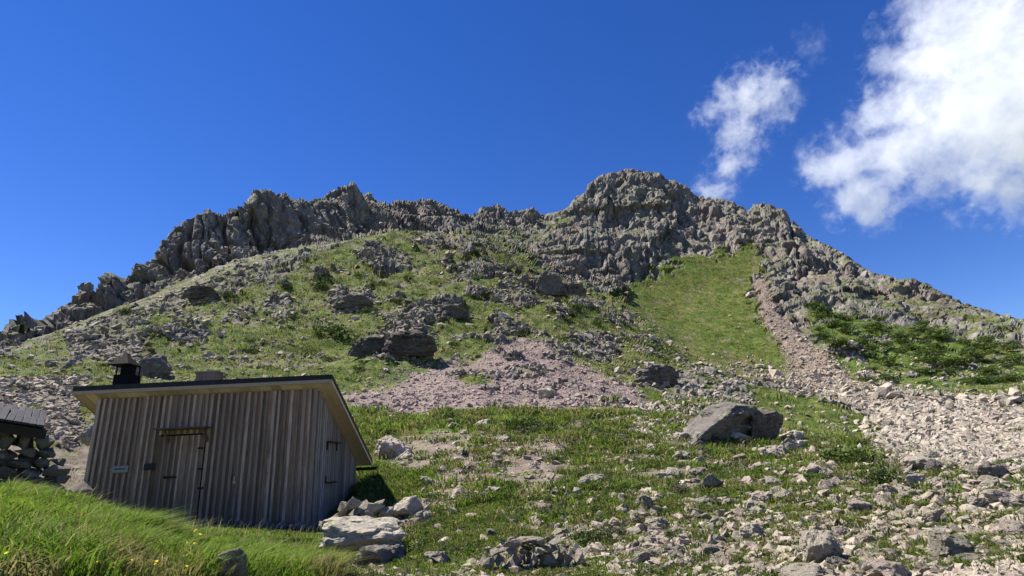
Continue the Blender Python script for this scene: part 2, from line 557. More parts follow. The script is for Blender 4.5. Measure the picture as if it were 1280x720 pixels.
back = sstep(B_DIP + 0.3, B_BASE + 0.25, BAND)
rock = back.copy()
meadow = zone([(768, 378), (800, 350), (850, 338), (900, 313), (952, 306), (938, 345), (950, 385), (975, 430), (998, 474), (930, 462), (860, 440)], 7, B_DIP - 0.6, 99, 0.9)
rslope = zone([(1000, 372), (1040, 385), (1100, 395), (1180, 405), (1300, 440), (1300, 525), (1200, 505), (1060, 470), (1010, 420)], 10, B_DIP - 0.5)
gully = zone([(940, 352), (966, 352), (980, 390), (1025, 440), (1080, 482), (1000, 490), (980, 440), (955, 395)], 9, B_DIP - 0.6, 99, 0.7)
rshould = zone([(1000, 345), (1075, 345), (1160, 365), (1300, 415), (1300, 445), (1160, 415), (1060, 385)], 10, B_DIP)
leftslope = zone([(0, 440), (60, 418), (150, 385), (290, 320), (400, 300), (500, 290), (430, 310), (250, 400), (100, 450), (0, 470)], 8, B_CREST - 0.6, B_BASE + 0.6)
midsad = zone([(500, 292), (590, 285), (660, 280), (700, 262), (722, 262), (700, 300), (640, 330), (560, 320)], 6, B_DIP)
rock = put(rock, 0.0, meadow)
rock = put(rock, 0.24 + 0.8 * sstep(0.0, 0.3, nB), rslope)
rock = put(rock, 0.62 + 0.9 * nB, rshould)
rock = put(rock, 0.45 + 0.6 * nB, midsad * 0.8)
rock = put(rock, 0.0, gully)
rock = put(rock, 0.45 + 0.6 * sstep(-0.1, 0.25, nB), leftslope)
# outcrops on the knoll
OUT = [(500, 428, 55, 20, 1.0), (440, 378, 40, 14, .8), (520, 395, 36, 15, .8), (560, 385, 26, 13, .8), (480, 325, 40, 15, .8), (690, 358, 36, 18, 1.0), (735, 378, 40, 14, .8),
       (600, 340, 46, 14, .7), (640, 372, 36, 14, .7), (250, 365, 36, 14, .8), (190, 455, 26, 14, .9), (170, 400, 26, 16, .8), (270, 350, 20, 14, .7), (110, 430, 34, 16, .7), (820, 470, 40, 15, .9),
       (740, 430, 40, 16, .8), (860, 480, 30, 12, .8), (700, 440, 22, 10, .6), (560, 300, 70, 9, .7), (640, 310, 40, 10, .7), (70, 455, 40, 12, .5), (780, 400, 40, 8, .8), (335, 350, 26, 8, .5),
       (150, 430, 40, 18, .8), (230, 420, 30, 14, .8), (200, 370, 40, 14, .9), (300, 345, 40, 12, .8), (130, 405, 30, 12, .9), (350, 385, 30, 10, .7), (300, 395, 24, 10, .7), (90, 415, 30, 10, .8), (330, 320, 40, 8, .7),
       (640, 410, 30, 10, .6), (210, 390, 26, 12, .7), (900, 505, 40, 18, .9)]
outc = np.zeros(len(P))
fk = (BAND > 5.6) & (BAND < B_CREST + 0.7)
for x, y, a, b, s in OUT:
    d = np.hypot((wx - x) / a, (wy - y) / b)
    outc = np.where(fk, np.maximum(outc, s * sstep(1.15, 0.6, d)), outc)
knoll = sstep(5.5, 7.5, BAND) * (1 - sstep(B_CREST + 0.3, B_DIP, BAND))
outc = np.maximum(outc, knoll * 0.8 * sstep(0.15, 0.34, nB + 0.3 * nA - 0.15 * sstep(560, 400, PX)))
rock = np.maximum(rock, outc)
grass = 0.80 + 0.5 * nA + 0.9 * nB + 0.3 * nC
grass = put(grass, 0.43 + 0.5 * nB + 0.2 * nA + 0.9 * nC, 1 - sstep(5.0, 6.5, BAND))
rightfg = sstep(820, 1150, PX) * (1 - sstep(5.0, 6.0, BAND))
grass = grass - 0.13 * rightfg
lush = np.clip(0.35 + 0.8 * nA, 0, 1)
pink = np.clip(0.18 + 0.5 * nA, 0, 0.5)
scree = zone([(425, 490), (520, 458), (600, 452), (655, 428), (705, 445), (800, 492), (830, 514), (760, 507), (640, 512), (440, 510)], 7, 5, 99, 0.5)
scree *= 1 - 0.9 * zone([(570, 475), (600, 465), (625, 482), (590, 492)], 4)
tan = zone([(905, 450), (1000, 470), (1100, 482), (1300, 512), (1300, 600), (1180, 585), (1100, 552), (1050, 515), (985, 490)], 14, 4.2, 99, 0.8)
lrub = zone([(-20, 472), (110, 476), (105, 530), (90, 560), (-20, 520)], 6)
dirt = [zone(q, 22) for q in ([(505, 552), (560, 545), (640, 580), (690, 600), (640, 640), (560, 610), (470, 610)], [(790, 650), (850, 660), (870, 720), (780, 720)], [(620, 560), (690, 560), (680, 640)],
                             [(300, 400), (330, 395), (240, 430), (220, 440)])]
grass = put(grass, 0.85 + 0.9 * nB + 0.35 * nC, meadow)
lush = put(lush, 0.45 + 0.9 * nA + 0.5 * nB, meadow)
grass = put(grass, 1.05 + 0.3 * nB, rslope)
lush = put(lush, 0.95, rslope)
grass = put(grass, 0.12, np.clip(gully, 0, 1))
pink = put(pink, 0.45, gully)
grass = put(grass, -0.05 + 0.45 * nB, scree)
pink = put(pink, 0.85 + 0.4 * nB, scree)
grass = put(grass, 0.08 + 0.8 * nB, tan)
pink = put(pink, 0.12, tan)
grass = put(grass, 0.15 + 0.5 * nB, lrub)
for d in dirt:
    grass = put(grass, 0.1 + 0.4 * nB, d * 0.6)
    pink = put(pink, 0.55, d)
shoulder = zone([(835, 436), (1000, 488), (1105, 538), (1060, 548), (960, 525), (880, 482)], 6, 6)
grass = put(grass, 0.9 + 0.5 * nB, shoulder)
tan = tan * (1 - 0.85 * shoulder)
lush = put(lush, 0.6, shoulder)
for poly, gv in (([(410, 450), (470, 444), (560, 452), (520, 470), (470, 484), (420, 484)], 1.2), ([(440, 512), (700, 512), (690, 535), (560, 540), (440, 560)], 0.85),
                 ([(440, 588), (540, 600), (500, 640), (445, 640)], 1.0), ([(380, 405), (450, 400), (440, 430), (380, 430)], 1.1), ([(200, 425), (300, 400), (320, 420), (230, 455)], 0.9),
                 ([(640, 600), (540, 640), (470, 705), (560, 720), (600, 690), (650, 660)], 0.85), ([(0, 455), (60, 440), (55, 470), (0, 470)], 0.9)):
    m = zone(poly, 8)
    grass = put(grass, gv, m)
    lush = put(lush, 0.85, m)
bank = zone([(-400, 560), (0, 585), (105, 600), (260, 625), (385, 650), (415, 690), (430, 725), (450, 900), (-400, 900)], 5, 0, 4.3)
grass = put(grass, 1.3, bank)
lush = put(lush, 0.8, bank)
rock = np.where(far, 0, rock)

# displacement
amp_r = np.clip(rr / 60, 0.12, 1.0)
flat_hut = np.exp(-(((P[:, 0] + 7.2) / 3.2) ** 2 + ((P[:, 1] - 14.6) / 2.4) ** 2) * 1.2)
kn_b = sstep(5.5, 7.0, BAND) * (1 - sstep(B_CREST - 0.4, B_CREST + 0.5, BAND))
disp = nA * (1.6 + 1.2 * kn_b) * amp_r * (rr > 12) + nB * (0.55 + 0.9 * kn_b) * np.clip(rr / 60, 0.12, 1) + nB * 0.22 * sstep(9, 16, rr) * sstep(460, 620, PX) * (1 - kn_b) + nC * 0.10 * np.clip(rr / 25, 0.35, 2.0)
disp *= 1 - flat_hut
disp *= 1 - 0.5 * meadow
ri = np.where((rock > 0.05) & ~far & (np.abs(np.degrees(np.arctan2(P[:, 0], P[:, 1]))) < 51))[0]
q = P[ri].copy()
sh = q.copy()
sh[:, 0] = q[:, 0] + (0.35 - 0.55 * sstep(600, 720, PX[ri])) * q[:, 2]
sh[:, 2] = q[:, 2] * (0.36 + 0.1 * sstep(960, 1040, PX[ri]))
cl = back[ri]
wq = np.stack([nB[ri], nC[ri], nA[ri]], 1)
f1 = facets(sh, 19.0, 1, 0.9, 220)
f2 = facets(sh, 7.5, 2, 0.9, 150)
f3 = facets(sh, 3.0, 3, 0.9, 90)
f4 = facets(q, 1.25, 4)
big = cl * np.clip(sstep(B_SKY + 0.1, B_SKY - 0.6, BAND[ri]) + 0.14, 0, 1)
big = np.minimum(big, np.clip(rock[ri] * 1.1, 0, 1))
sml = np.minimum(cl, np.clip(rock[ri] * 1.1, 0, 1)) * np.clip(sstep(B_SKY + 0.1, B_SKY - 0.4, BAND[ri]) + 0.75, 0, 1)
vb = q.copy()
vb[:, 0] = q[:, 0] + 0.3 * q[:, 2]
vb[:, 2] = q[:, 2] * 0.16
pkm = sstep(620, 720, PX[ri])
crk = 3.2 * (1 - sstep(0.0, 0.16, np.abs(perlin(vb / 10.0, 61)))) + 1.6 * (1 - 0.8 * pkm) * (1 - sstep(0.0, 0.2, np.abs(perlin(vb / 4.2, 62))))
f0 = facets(sh + wq * 3.0, 31.0, 12, 0.9, 50)
rsc = (1 - 0.45 * rslope[ri]) * (1 - 0.2 * rshould[ri])
dr = rsc * (big * (5.0 * f0 * pkm + 5.5 * f1 + (3.2 - 0.6 * pkm) * f2 - crk * (0.55 + 0.45 * sstep(660, 480, PX[ri]))) + sml * (1 - 0.6 * midsad[ri]) * ((1.6 - 0.3 * pkm) * f3 + (0.45 - 0.1 * pkm) * f4))
VW = P - np.array([0, 0, EYE])
VW /= np.linalg.norm(VW, axis=1)[:, None]
cosv = np.abs((VW * N).sum(1))
lo = (1 - cl) * sstep(0.06, 0.28, cosv[ri]) * sstep(0.25, 0.8, rock[ri]) * np.clip(rr[ri] / 90, 0.4, 1.2)
dr += lo * (2.8 * f2 + 1.2 * f3 + 0.7)
rs = ri
NH = N[rs].copy()
NH[:, 2] *= 0.55
NH /= np.linalg.norm(NH, axis=1)[:, None]
P2 = P + N * disp[:, None]
P2[rs] += NH * dr[:, None]
# rubble relief everywhere bare
bi = np.where((grass < 0.6) & (rr < 240) & (rr > 4))[0]
bs = np.clip(rr[bi] / 70, 0.12, 1.3)
P2[bi, 2] += sstep(0.03, 0.14, cosv[bi]) * (1 - 0.8 * scree[bi]) * (1 - np.clip(grass[bi], 0, 1)) * (0.34 * facets(P[bi], 1.4, 6) * np.clip(rr[bi] / 60, 0.05, 1) + 0.07 * facets(P[bi], 0.5, 7) * np.clip(rr[bi] / 25, 0.25, 1))
PG = P2.reshape(NAZ, NM, 3)
ii, jj = np.meshgrid(np.arange(NAZ - 1), np.arange(NM - 1), indexing='ij')
v00 = (ii * NM + jj).ravel()
F = np.stack([v00, v00 + NM, v00 + NM + 1, v00 + 1], 1)
me = mesh_np("ground", P2, F, M_TER)
za = me.color_attributes.new("zone", 'FLOAT_COLOR', 'POINT')
za.data.foreach_set("color", np.stack([np.clip(rock, 0, 1), np.clip(grass, -0.2, 1.4), np.clip(pink, 0, 1), np.clip(lush, 0, 1)], 1).astype(np.float32).ravel())
ground = link("ground", me)
ground["kind"] = "structure"

# visible-vertex lookup (1280 x 720 pixels, 2 px cells)
VX, VY, VD = project(P2)
ok = np.isfinite(VX) & (VX >= -10) & (VX < 1290) & (VY >= 0) & (VY < 735) & (rr > 2.5)
idx = np.where(ok)[0]
LUT = np.full((370, 652), -1, np.int64)
o = idx[np.argsort(-VD[idx])]
LUT[(VY[o] / 2).astype(int), ((VX[o] + 12) / 2).astype(int)] = o
def ground_at(px, py):
    cy, cx = int(py / 2), int((px + 12) / 2)
    for rad in range(0, 12):
        for dy in range(-rad, rad + 1):
            for dx in range(-rad, rad + 1):
                if max(abs(dx), abs(dy)) == rad and 0 <= cy + dy < 370 and 0 <= cx + dx < 652 and LUT[cy + dy, cx + dx] >= 0:
                    return int(LUT[cy + dy, cx + dx])
    return None
VIS = np.unique(LUT[LUT >= 0])
VI, VJ = VIS // NM, VIS % NM
keep = (VI < NAZ - 2) & (VJ < NM - 2)
VIS = VIS[keep]
cellx = np.linalg.norm(P2[VIS + NM] - P2[VIS], axis=1)
celly = np.linalg.norm(P2[VIS + 1] - P2[VIS], axis=1)
AREA = np.minimum(cellx, 1.0) * np.minimum(celly, 1.0)
def on_surface(ids):
    u, v = rng.random((2, len(ids), 1))
    return P2[ids] + u * (P2[ids + NM] - P2[ids]) + v * (P2[ids + 1] - P2[ids])

# ------------------------------------------------------------------ rocks
def hull_pts(pts):
    bm = bmesh.new()
    vs_ = [bm.verts.new(p) for p in pts]
    r = bmesh.ops.convex_hull(bm, input=vs_)
    bmesh.ops.delete(bm, geom=list(set(g for g in r["geom_interior"] + r["geom_unused"] if isinstance(g, bmesh.types.BMVert))), context='VERTS')
    return bm

def rock_bm(seed, n=10, box=0.6):
    g = np.random.default_rng(seed)
    pts = g.normal(size=(n, 3))
    pts /= np.linalg.norm(pts, axis=1)[:, None]
    cube = pts / np.abs(pts).max(1)[:, None]
    pts = pts * (1 - box) + cube * box * 0.8
    return hull_pts([Vector(p) for p in pts])

ROCKP = []
for s in range(14):
    bm = rock_bm(100 + s, 9 + s % 4)
    bmesh.ops.triangulate(bm, faces=bm.faces[:])
    bm.verts.index_update()
    ROCKP.append((np.array([v.co[:] for v in bm.verts]), np.array([[v.index for v in f.verts] for f in bm.faces])))
    bm.free()

def rand_rot(n, tilt=0.5):
    a = rng.random(n) * 2 * np.pi
    tx, ty = rng.normal(size=(2, n)) * tilt
    ca, sa = np.cos(a), np.sin(a)
    Rz = np.zeros((n, 3, 3))
    Rz[:, 0, 0] = ca; Rz[:, 0, 1] = -sa; Rz[:, 1, 0] = sa; Rz[:, 1, 1] = ca; Rz[:, 2, 2] = 1
    cx, sx = np.cos(tx), np.sin(tx)
    Rx = np.zeros((n, 3, 3))
    Rx[:, 0, 0] = 1; Rx[:, 1, 1] = cx; Rx[:, 1, 2] = -sx; Rx[:, 2, 1] = sx; Rx[:, 2, 2] = cx
    cy, sy = np.cos(ty), np.sin(ty)
    Ry = np.zeros((n, 3, 3))
    Ry[:, 1, 1] = 1; Ry[:, 0, 0] = cy; Ry[:, 0, 2] = sy; Ry[:, 2, 0] = -sy; Ry[:, 2, 2] = cy
    return Rx @ Ry @ Rz

def rubble(name, mat, prob, n, smin, smax, label, power=2.2, minpx=1.3, maxpx=14, tilt=0.45):
    """scatter n broken stones over visible ground with probability prob (per visible vertex)"""
    p = np.clip(prob[VIS], 0, None)
    if p.sum() <= 0:
        return
    ids = rng.choice(VIS, n, p=p / p.sum())
    pos = on_surface(ids)
    d = VD[ids]
    u = rng.random(n)
    size = smin * (1 - u * (1 - (smin / smax) ** power)) ** (-1 / power)     # power law
    px = size / d * FPX
    size = np.clip(px, minpx * (0.8 + 0.6 * rng.random(n)), maxpx) * d / FPX
    Rm = rand_rot(n, tilt)
    sc = np.stack([0.7 + 0.6 * rng.random(n), 0.6 + 0.5 * rng.random(n), 0.35 + 0.4 * rng.random(n)], 1) * size[:, None] * 0.5
    kind = rng.integers(0, len(ROCKP), n)
    tone = np.clip(rng.random(n) * 0.8 + 0.1 + 0.1 * rng.normal(size=n), 0, 1)
    Vs, Fs, Ts, off = [], [], [], 0
    for k, (pv, pf) in enumerate(ROCKP):
        s = np.where(kind == k)[0]
        if not len(s):
            continue
        v = np.einsum('nij,nmj->nmi', Rm[s], pv[None] * sc[s][:, None, :]) + pos[s][:, None, :]
        v[:, :, 2] += sc[s][:, 2][:, None] * 0.12
        Vs.append(v.reshape(-1, 3))
        Fs.append((pf[None] + (np.arange(len(s)) * len(pv))[:, None, None] + off).reshape(-1, 3))
        Ts.append(np.repeat(np.stack([tone[s], rng.random(len(s)), rng.random(len(s))], 1), len(pv), 0))
        off += len(s) * len(pv)
    m = mesh_np(name, np.concatenate(Vs), np.concatenate(Fs), mat, np.concatenate(Ts))
    stuff(link(name, m), label, "rubble")

near_hut = flat_hut > 0.25
fgz = (1 - sstep(5.6, 6.8, BAND)) * (1 - bank) * (~near_hut)
bare = np.clip(1.0 - grass, 0, 1)
rubble("stone_rubble", M_RUB, fgz * (0.12 + bare + sstep(0.1, 0.5, nC + nB)) * (PY > 500) * (PX > 430), 9500, 0.05, 0.5, "loose broken stones strewn over the lower slope", 1.7, 1.4, 20)
rubble("broken_blocks", M_RUB, fgz * (0.2 + bare + sstep(0.0, 0.4, nB)) * (PY > 530) * (PX > 560) * (0.35 + sstep(700, 1000, PX)), 1300, 0.1, 0.6, "angular blocks packed over the lower right slope", 1.0, 6.0, 24, 0.5)
rubble("boulder_stream_stones", M_TAN, np.clip(tan * (rr > 14), 0, 1), 9500, 0.35, 2.4, "tan angular blocks packed in the boulder stream at right", 1.9, 2.0, 16, 0.6)
rubble("pink_scree_stones", M_PINK, scree, 6500, 0.1, 0.7, "small pinkish stones of the scree fan on the slope", 2.0, 1.4, 10)
rubble("gully_stones", M_PINK, gully, 1600, 0.3, 1.6, "pinkish stones filling the steep gully below the summit", 2.2, 1.5, 7)
rubble("slope_stones", M_RUB, knoll * (0.03 + bare ** 2 + 0.8 * sstep(0.1, 0.4, nB)) * (1 - scree) * (1 - tan), 7500, 0.25, 2.6, "grey stones scattered over the grassy knoll", 1.9, 1.4, 11)
rubble("path_rubble", M_RUB, lrub * (1 - bank), 1500, 0.15, 0.9, "piled grey rubble on the slope left of the hut", 1.8, 2.0, 14)
rubble("outcrop_blocks", M_CRAGS, outc * knoll, 4500, 0.6, 3.0, "broken blocks around the rock outcrops of the knoll", 1.9, 2.0, 13, 0.7)
heap = zone([(780, 510), (840, 498), (890, 492), (905, 545), (850, 570), (790, 545)], 10)
rubble("heaped_stones", M_TAN, heap, 900, 0.3, 1.3, "pale stones heaped left of the big overhanging rock", 1.6, 3.0, 14, 0.7)
rubble("cliff_foot_blocks", M_RUB, sstep(B_DIP, B_BASE, BAND) * (1 - sstep(B_BASE + 0.4, B_BASE + 1, BAND)) * (1 - meadow * 0.97) * (1 - rslope * 0.6), 2500, 0.5, 2.5, "fallen blocks below the cliffs", 2, 1.6, 9, 0.7)

def boulder_mesh(seed, n=14, detail=2, rough=0.05, mat=M_BOULDER, box=0.72, edge=0.26):
    bm = rock_bm(seed, n, box)
    bmesh.ops.bevel(bm, geom=bm.edges[:], offset=0.045, segments=1, affect='EDGES', profile=0.6)
    bmesh.ops.triangulate(bm, faces=bm.faces[:])
    for _ in range(detail):
        long_e = [e for e in bm.edges if e.calc_length() > edge]
        if long_e:
            bmesh.ops.subdivide_edges(bm, edges=long_e, cuts=1, use_grid_fill=True)
            bmesh.ops.triangulate(bm, faces=bm.faces[:])
    bm.normal_update()
    co = np.array([v.co[:] for v in bm.verts])
    no = np.array([v.normal[:] for v in bm.verts])
    d = rough * (1.8 * facets(co, 0.6, seed % 50, 0.9, 90) + 1.0 * facets(co, 0.25, seed % 31, 0.9, 60) + 0.5 * fbm(co, 0.3, 3, seed % 20))
    co += no * d[:, None]
    for v, c in zip(bm.verts, co):
        v.co = c
    m = bpy.data.meshes.new("boulder")
    bm.to_mesh(m)
    bm.free()
    m.materials.append(mat)
    return m

BM_L = [boulder_mesh(200 + s, 9 + s % 5, 4, 0.075, edge=0.12) for s in range(10)]
BM_S = [boulder_mesh(300 + s, 8 + s % 4, 1) for s in range(10)]
BM_D = [boulder_mesh(400 + s, 9 + s % 4, 4, 0.09, M_DARKB, edge=0.12) for s in range(4)]
BM_SD = [boulder_mesh(430 + s_, 8 + s_ % 4, 1, 0.05, M_DARKB) for s_ in range(5)]
def boulder(px, py, w, h, label, group=None, mesh=None, rot=None, depth=0.8, sink=0.3, tilt=0.2, r=None, name="boulder"):
    """px,py: pixel of the boulder's foot; w,h: pixel size"""
    if r is None:
        k = ground_at(px, py)
        p, d = P2[k], VD[k]
    else:
        p = at_r(px, py, r)
        d = project(p[None])[2][0]
    W, H = w * d / FPX, h * d / FPX
    o = link(name, mesh or random.choice(BM_L))
    o.scale = (W * 0.55, W * 0.55 * depth, H * 0.62)
    o.location = (p[0], p[1] + W * 0.2, p[2] + H * 0.62 * (1 - 2 * sink) * 0.8)
    o.rotation_euler = rot or (random.gauss(0, tilt), random.gauss(0, tilt), random.random() * 6.28)
    tag(o, label, "boulder", group)
    return o

# ------------------------------------------------------------------ the hut
HYAW = 0.0118
HC = np.array([-4.6965, 13.3412, -1.1087 + EYE])     # lower right front corner
HW, HD, HF, HB = 5.173, 3.268, 3.0, 1.389
OF, OR, OB, OL = 0.21, 0.41, 0.34, 0.53
SL = (HF - HB) / HD
hd1 = np.array([math.cos(HYAW), -math.sin(HYAW), 0])
hd2 = np.array([math.sin(HYAW), math.cos(HYAW), 0])
def front_pt(px, py):
    d = unproj(px, py)
    o_ = np.array([0, 0, EYE]) - HC
    t = -(o_ @ hd2) / (d @ hd2)
    p = o_ + d * t
    return p @ hd1, p[2]
def side_pt(px, py):
    d = unproj(px, py)
    o_ = np.array([0, 0, EYE]) - HC
    t = -(o_ @ hd1) / (d @ hd1)
    p = o_ + d * t
    return p @ hd2, p[2]

M_BOARD = mat_wood("weathered_board", (0.20, 0.115, 0.078), (0.40, 0.26, 0.185))
M_BATTEN = mat_wood("weathered_batten", (0.30, 0.20, 0.15), (0.60, 0.45, 0.35), stain=0.6)
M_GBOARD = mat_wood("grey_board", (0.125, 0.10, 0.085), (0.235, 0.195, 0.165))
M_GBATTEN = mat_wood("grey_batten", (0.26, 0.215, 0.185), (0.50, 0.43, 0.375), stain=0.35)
M_SOFFIT = mat_wood("pale_soffit_wood", (0.52, 0.37, 0.27), (0.76, 0.58, 0.45), (14, 1.2, 14), 0.12, 0.7)
M_METAL = mat_plain("dark_roof_metal", (0.018, 0.017, 0.02), 0.5, 0.3)
M_BLACK = mat_plain("black_stove_metal", (0.004, 0.004, 0.0045), 0.9, 0.0, 0.1)
M_IRON = mat_plain("rusty_iron", (0.022, 0.017, 0.014), 0.7, 0.2)
M_DARKW = mat_wood("dark_canopy_wood", (0.07, 0.05, 0.04), (0.16, 0.115, 0.09), (1.5, 14, 14))
M_SIGN = mat_wood("pale_sign_wood", (0.27, 0.25, 0.22), (0.38, 0.36, 0.32), (1.5, 14, 14), 0.1)
M_PLATE = mat_plain("dark_plate", (0.02, 0.019, 0.018), 0.6)
M_INNER = mat_plain("dark_sheathing", (0.02, 0.017, 0.015), 0.9)

def box_bm(bm, x0, x1, y0, y1, z0, z1, top=None):
    """box; top(x, y) overrides the upper z"""
    vs_ = []
    for zi in (0, 1):
        for x, y in ((x0, y0), (x1, y0), (x1, y1), (x0, y1)):
            z = z0 if zi == 0 else (top(x, y) if top else z1)
            vs_.append(bm.verts.new((x, y, z)))
    for f in ((3, 2, 1, 0), (4, 5, 6, 7), (0, 1, 5, 4), (1, 2, 6, 5), (2, 3, 7, 6), (3, 0, 4, 7)):
        bm.faces.new([vs_[i] for i in f])
    return vs_

def part(name, fn, mat, parent, bevel=0.0, loc=None, origin=True):
    bm = bmesh.new()
    fn(bm)
    if bevel:
        bmesh.ops.bevel(bm, geom=bm.edges[:], offset=bevel, segments=1, affect='EDGES')
    c = Vector((0, 0, 0))
    if origin:
        cs = [v.co.copy() for v in bm.verts]
        c = sum(cs, Vector()) / len(cs)
        for v in bm.verts:
            v.co -= c
    m = bpy.data.meshes.new(name)
    bm.to_mesh(m)
    bm.free()
    m.materials.append(mat)
    o = link(name, m, parent)
    off = Vector(loc) if loc is not None else Vector()
    if origin and parent is not None and parent.get("_c") is not None:
        off = off - Vector(parent["_c"])
    o.location = c + off
    o["_c"] = tuple(c)
    return o

hut = link("wooden_hut", None, loc=HC, rot=(0, 0, -HYAW))
tag(hut, "weathered brown board and batten hut with a dark sloping roof and black chimney", "hut")
roofz = lambda x, y: HF - SL * y
part("wall_core", lambda bm: box_bm(bm, -HW + 0.03, -0.03, 0.03, HD - 0.02, -0.5, 0, lambda x, y: roofz(x, y) - 0.02), M_INNER, hut)
DX0, DZ1 = front_pt(200, 546)
DX1, _ = front_pt(259, 544)
nb = 36
bw = HW / nb
for k in range(nb):
    x0 = -HW + k * bw
    in_door = DX0 < x0 + bw / 2 < DX1
    z0 = -0.02 - random.random() * 0.06
    if in_door:
        part("board", lambda bm: box_bm(bm, x0 + 0.004, x0 + bw - 0.004, 0.0, 0.026, DZ1 + 0.04, HF - 0.015), M_BOARD, hut)
        part("batten", lambda bm: box_bm(bm, x0 - 0.028, x0 + 0.03, -0.032, -0.002, DZ1 + 0.04, HF - 0.012), M_BATTEN, hut)
    else:
        dz = random.gauss(0, 0.004)
        part("board", lambda bm: box_bm(bm, x0 + 0.004, x0 + bw - 0.004, dz * 0.5, 0.026, z0 - 0.15, HF - 0.015), M_BOARD, hut)
        j, w = random.gauss(0, 0.009), random.gauss(0.029, 0.006)
        part("batten", lambda bm: box_bm(bm, x0 - w + j, x0 + w + j, -0.034 + dz, -0.004, z0 - 0.1 - random.random() * 0.06, HF - 0.012), M_BATTEN, hut)
# left edge board and corner boards
part("corner_board", lambda bm: box_bm(bm, -HW - 0.03, -HW + 0.05, -0.036, -0.005, -0.3, HF - 0.013), M_BATTEN, hut)
part("corner_board", lambda bm: box_bm(bm, -0.06, 0.026, -0.037, -0.006, -0.2, HF - 0.014), M_BATTEN, hut)
# right wall and left wall
ns = 24
sw = HD / ns
for side in (0, 1):
    for k in range(ns):
        y0 = k * sw + 0.01
        if side == 0:
            part("board", lambda bm: box_bm(bm, -0.028, 0.0, y0, y0 + sw - 0.008, -0.25, 0, lambda x, y: roofz(x, y) - 0.016), M_GBOARD, hut)
            part("batten", lambda bm: box_bm(bm, 0.001, 0.032, y0 + sw - 0.034, y0 + sw + 0.03, -0.25 + random.random() * 0.05, 0, lambda x, y: roofz(x, y) - 0.018), M_GBATTEN, hut)
        elif k % 2 == 0:
            part("board", lambda bm: box_bm(bm, -HW, -HW + 0.026, y0, y0 + 2 * sw - 0.008, -0.25, 0, lambda x, y: roofz(x, y) - 0.016), M_GBOARD, hut)
for k in range(18):
    x0 = -HW + 0.03 + k * (HW - 0.06) / 18
    part("board", lambda bm: box_bm(bm, x0, x0 + (HW - 0.06) / 18 - 0.006, HD - 0.01, HD + 0.016, -0.25, HB - 0.02), M_GBOARD, hut)
# door
door = part("door", lambda bm: box_bm(bm, DX0 + 0.02, DX1 - 0.025, -0.002, 0.022, -0.1, DZ1 + 0.005), M_INNER, hut)
nd_ = 8
dw = (DX1 - DX0 - 0.05) / nd_
for k in range(nd_):
    x0 = DX0 + 0.022 + k * dw
    part("plank", lambda bm: box_bm(bm, x0 + 0.003, x0 + dw - 0.003, -0.022, -0.003, -0.09, DZ1), M_BOARD, door)
    if k:
        part("batten", lambda bm: box_bm(bm, x0 - 0.022, x0 + 0.02, -0.046, -0.0225, -0.085, DZ1 - 0.004), M_BATTEN, door)
for py in (560, 586, 610):
    hx, hz = front_pt(254, py)
    part("hinge", lambda bm: box_bm(bm, hx - 0.10, hx + 0.03, -0.062, -0.047, hz - 0.02, hz + 0.02), M_IRON, door, 0.004)
lx, lz = front_pt(206, 597)
lx2, _ = front_pt(222, 597)
part("latch", lambda bm: (box_bm(bm, lx, lx2, -0.072, -0.048, lz - 0.022, lz + 0.022), box_bm(bm, lx + 0.04, lx + 0.07, -0.1, -0.0725, lz - 0.03, lz + 0.03)), M_IRON, door)
# canopy over the door
ax, az_ = front_pt(203, 539)
bx_, bz_ = front_pt(267, 535)
cz_ = (az_ + bz_) / 2
canopy = part("door_canopy", lambda bm: box_bm(bm, ax, bx_, -0.34, -0.035, cz_, cz_ + 0.035), M_DARKW, hut, 0.004)
for x in (ax + 0.17, bx_ - 0.12):
    def br(bm, x=x):
        v = [bm.verts.new(c) for c in ((x, -0.036, cz_ - 0.30), (x, -0.30, cz_ - 0.002), (x, -0.24, cz_ - 0.002), (x, -0.036, cz_ - 0.22))]
        w = [bm.verts.new(u.co + Vector((0.05, 0, 0))) for u in v]
        bm.faces.new(v[::-1]); bm.faces.new(w)
        for i in range(4):
            bm.faces.new((v[i], v[(i + 1) % 4], w[(i + 1) % 4], w[i]))
    part("bracket", br, M_DARKW, canopy)
# signs on the wall
s0x, s0z = front_pt(139, 587)
s1x, s1z = front_pt(162, 586)
def sign(bm):
    h = 0.075
    pts = [(s0x, s0z), (s0x + 0.09, s0z - h), (s1x, s0z - h), (s1x, s0z + h), (s0x + 0.09, s0z + h)]
    a = [bm.verts.new((x, -0.062, z)) for x, z in pts]
    b = [bm.verts.new((x, -0.04, z)) for x, z in pts]
    bm.faces.new(a[::1]); bm.faces.new(b[::-1])
    for i in range(5):
        bm.faces.new((a[i], b[i], b[(i + 1) % 5], a[(i + 1) % 5]))
arrow = part("arrow_sign", sign, M_SIGN, hut)
tagp = arrow
tagp["label"] = "pale grey wooden arrow sign pointing left on the hut wall"
lx_ = s0x + 0.12
for wl in (0.06, 0.04, 0.07, 0.05, 0.03):
    part("lettering", lambda bm: box_bm(bm, lx_, lx_ + wl - 0.012, -0.064, -0.0625, s0z - 0.014, s0z + 0.016), M_PLATE, arrow)
    lx_ += wl
p0x, p0z = front_pt(181, 588)
p1x, p1z = front_pt(194, 579)
plate = part("wall_plate", lambda bm: box_bm(bm, p0x, p1x, -0.056, -0.04, p0z, p1z), M_PLATE, hut, 0.003)
plate["label"] = "small dark plate on the hut wall left of the door"
kx, kz = front_pt(294, 603)
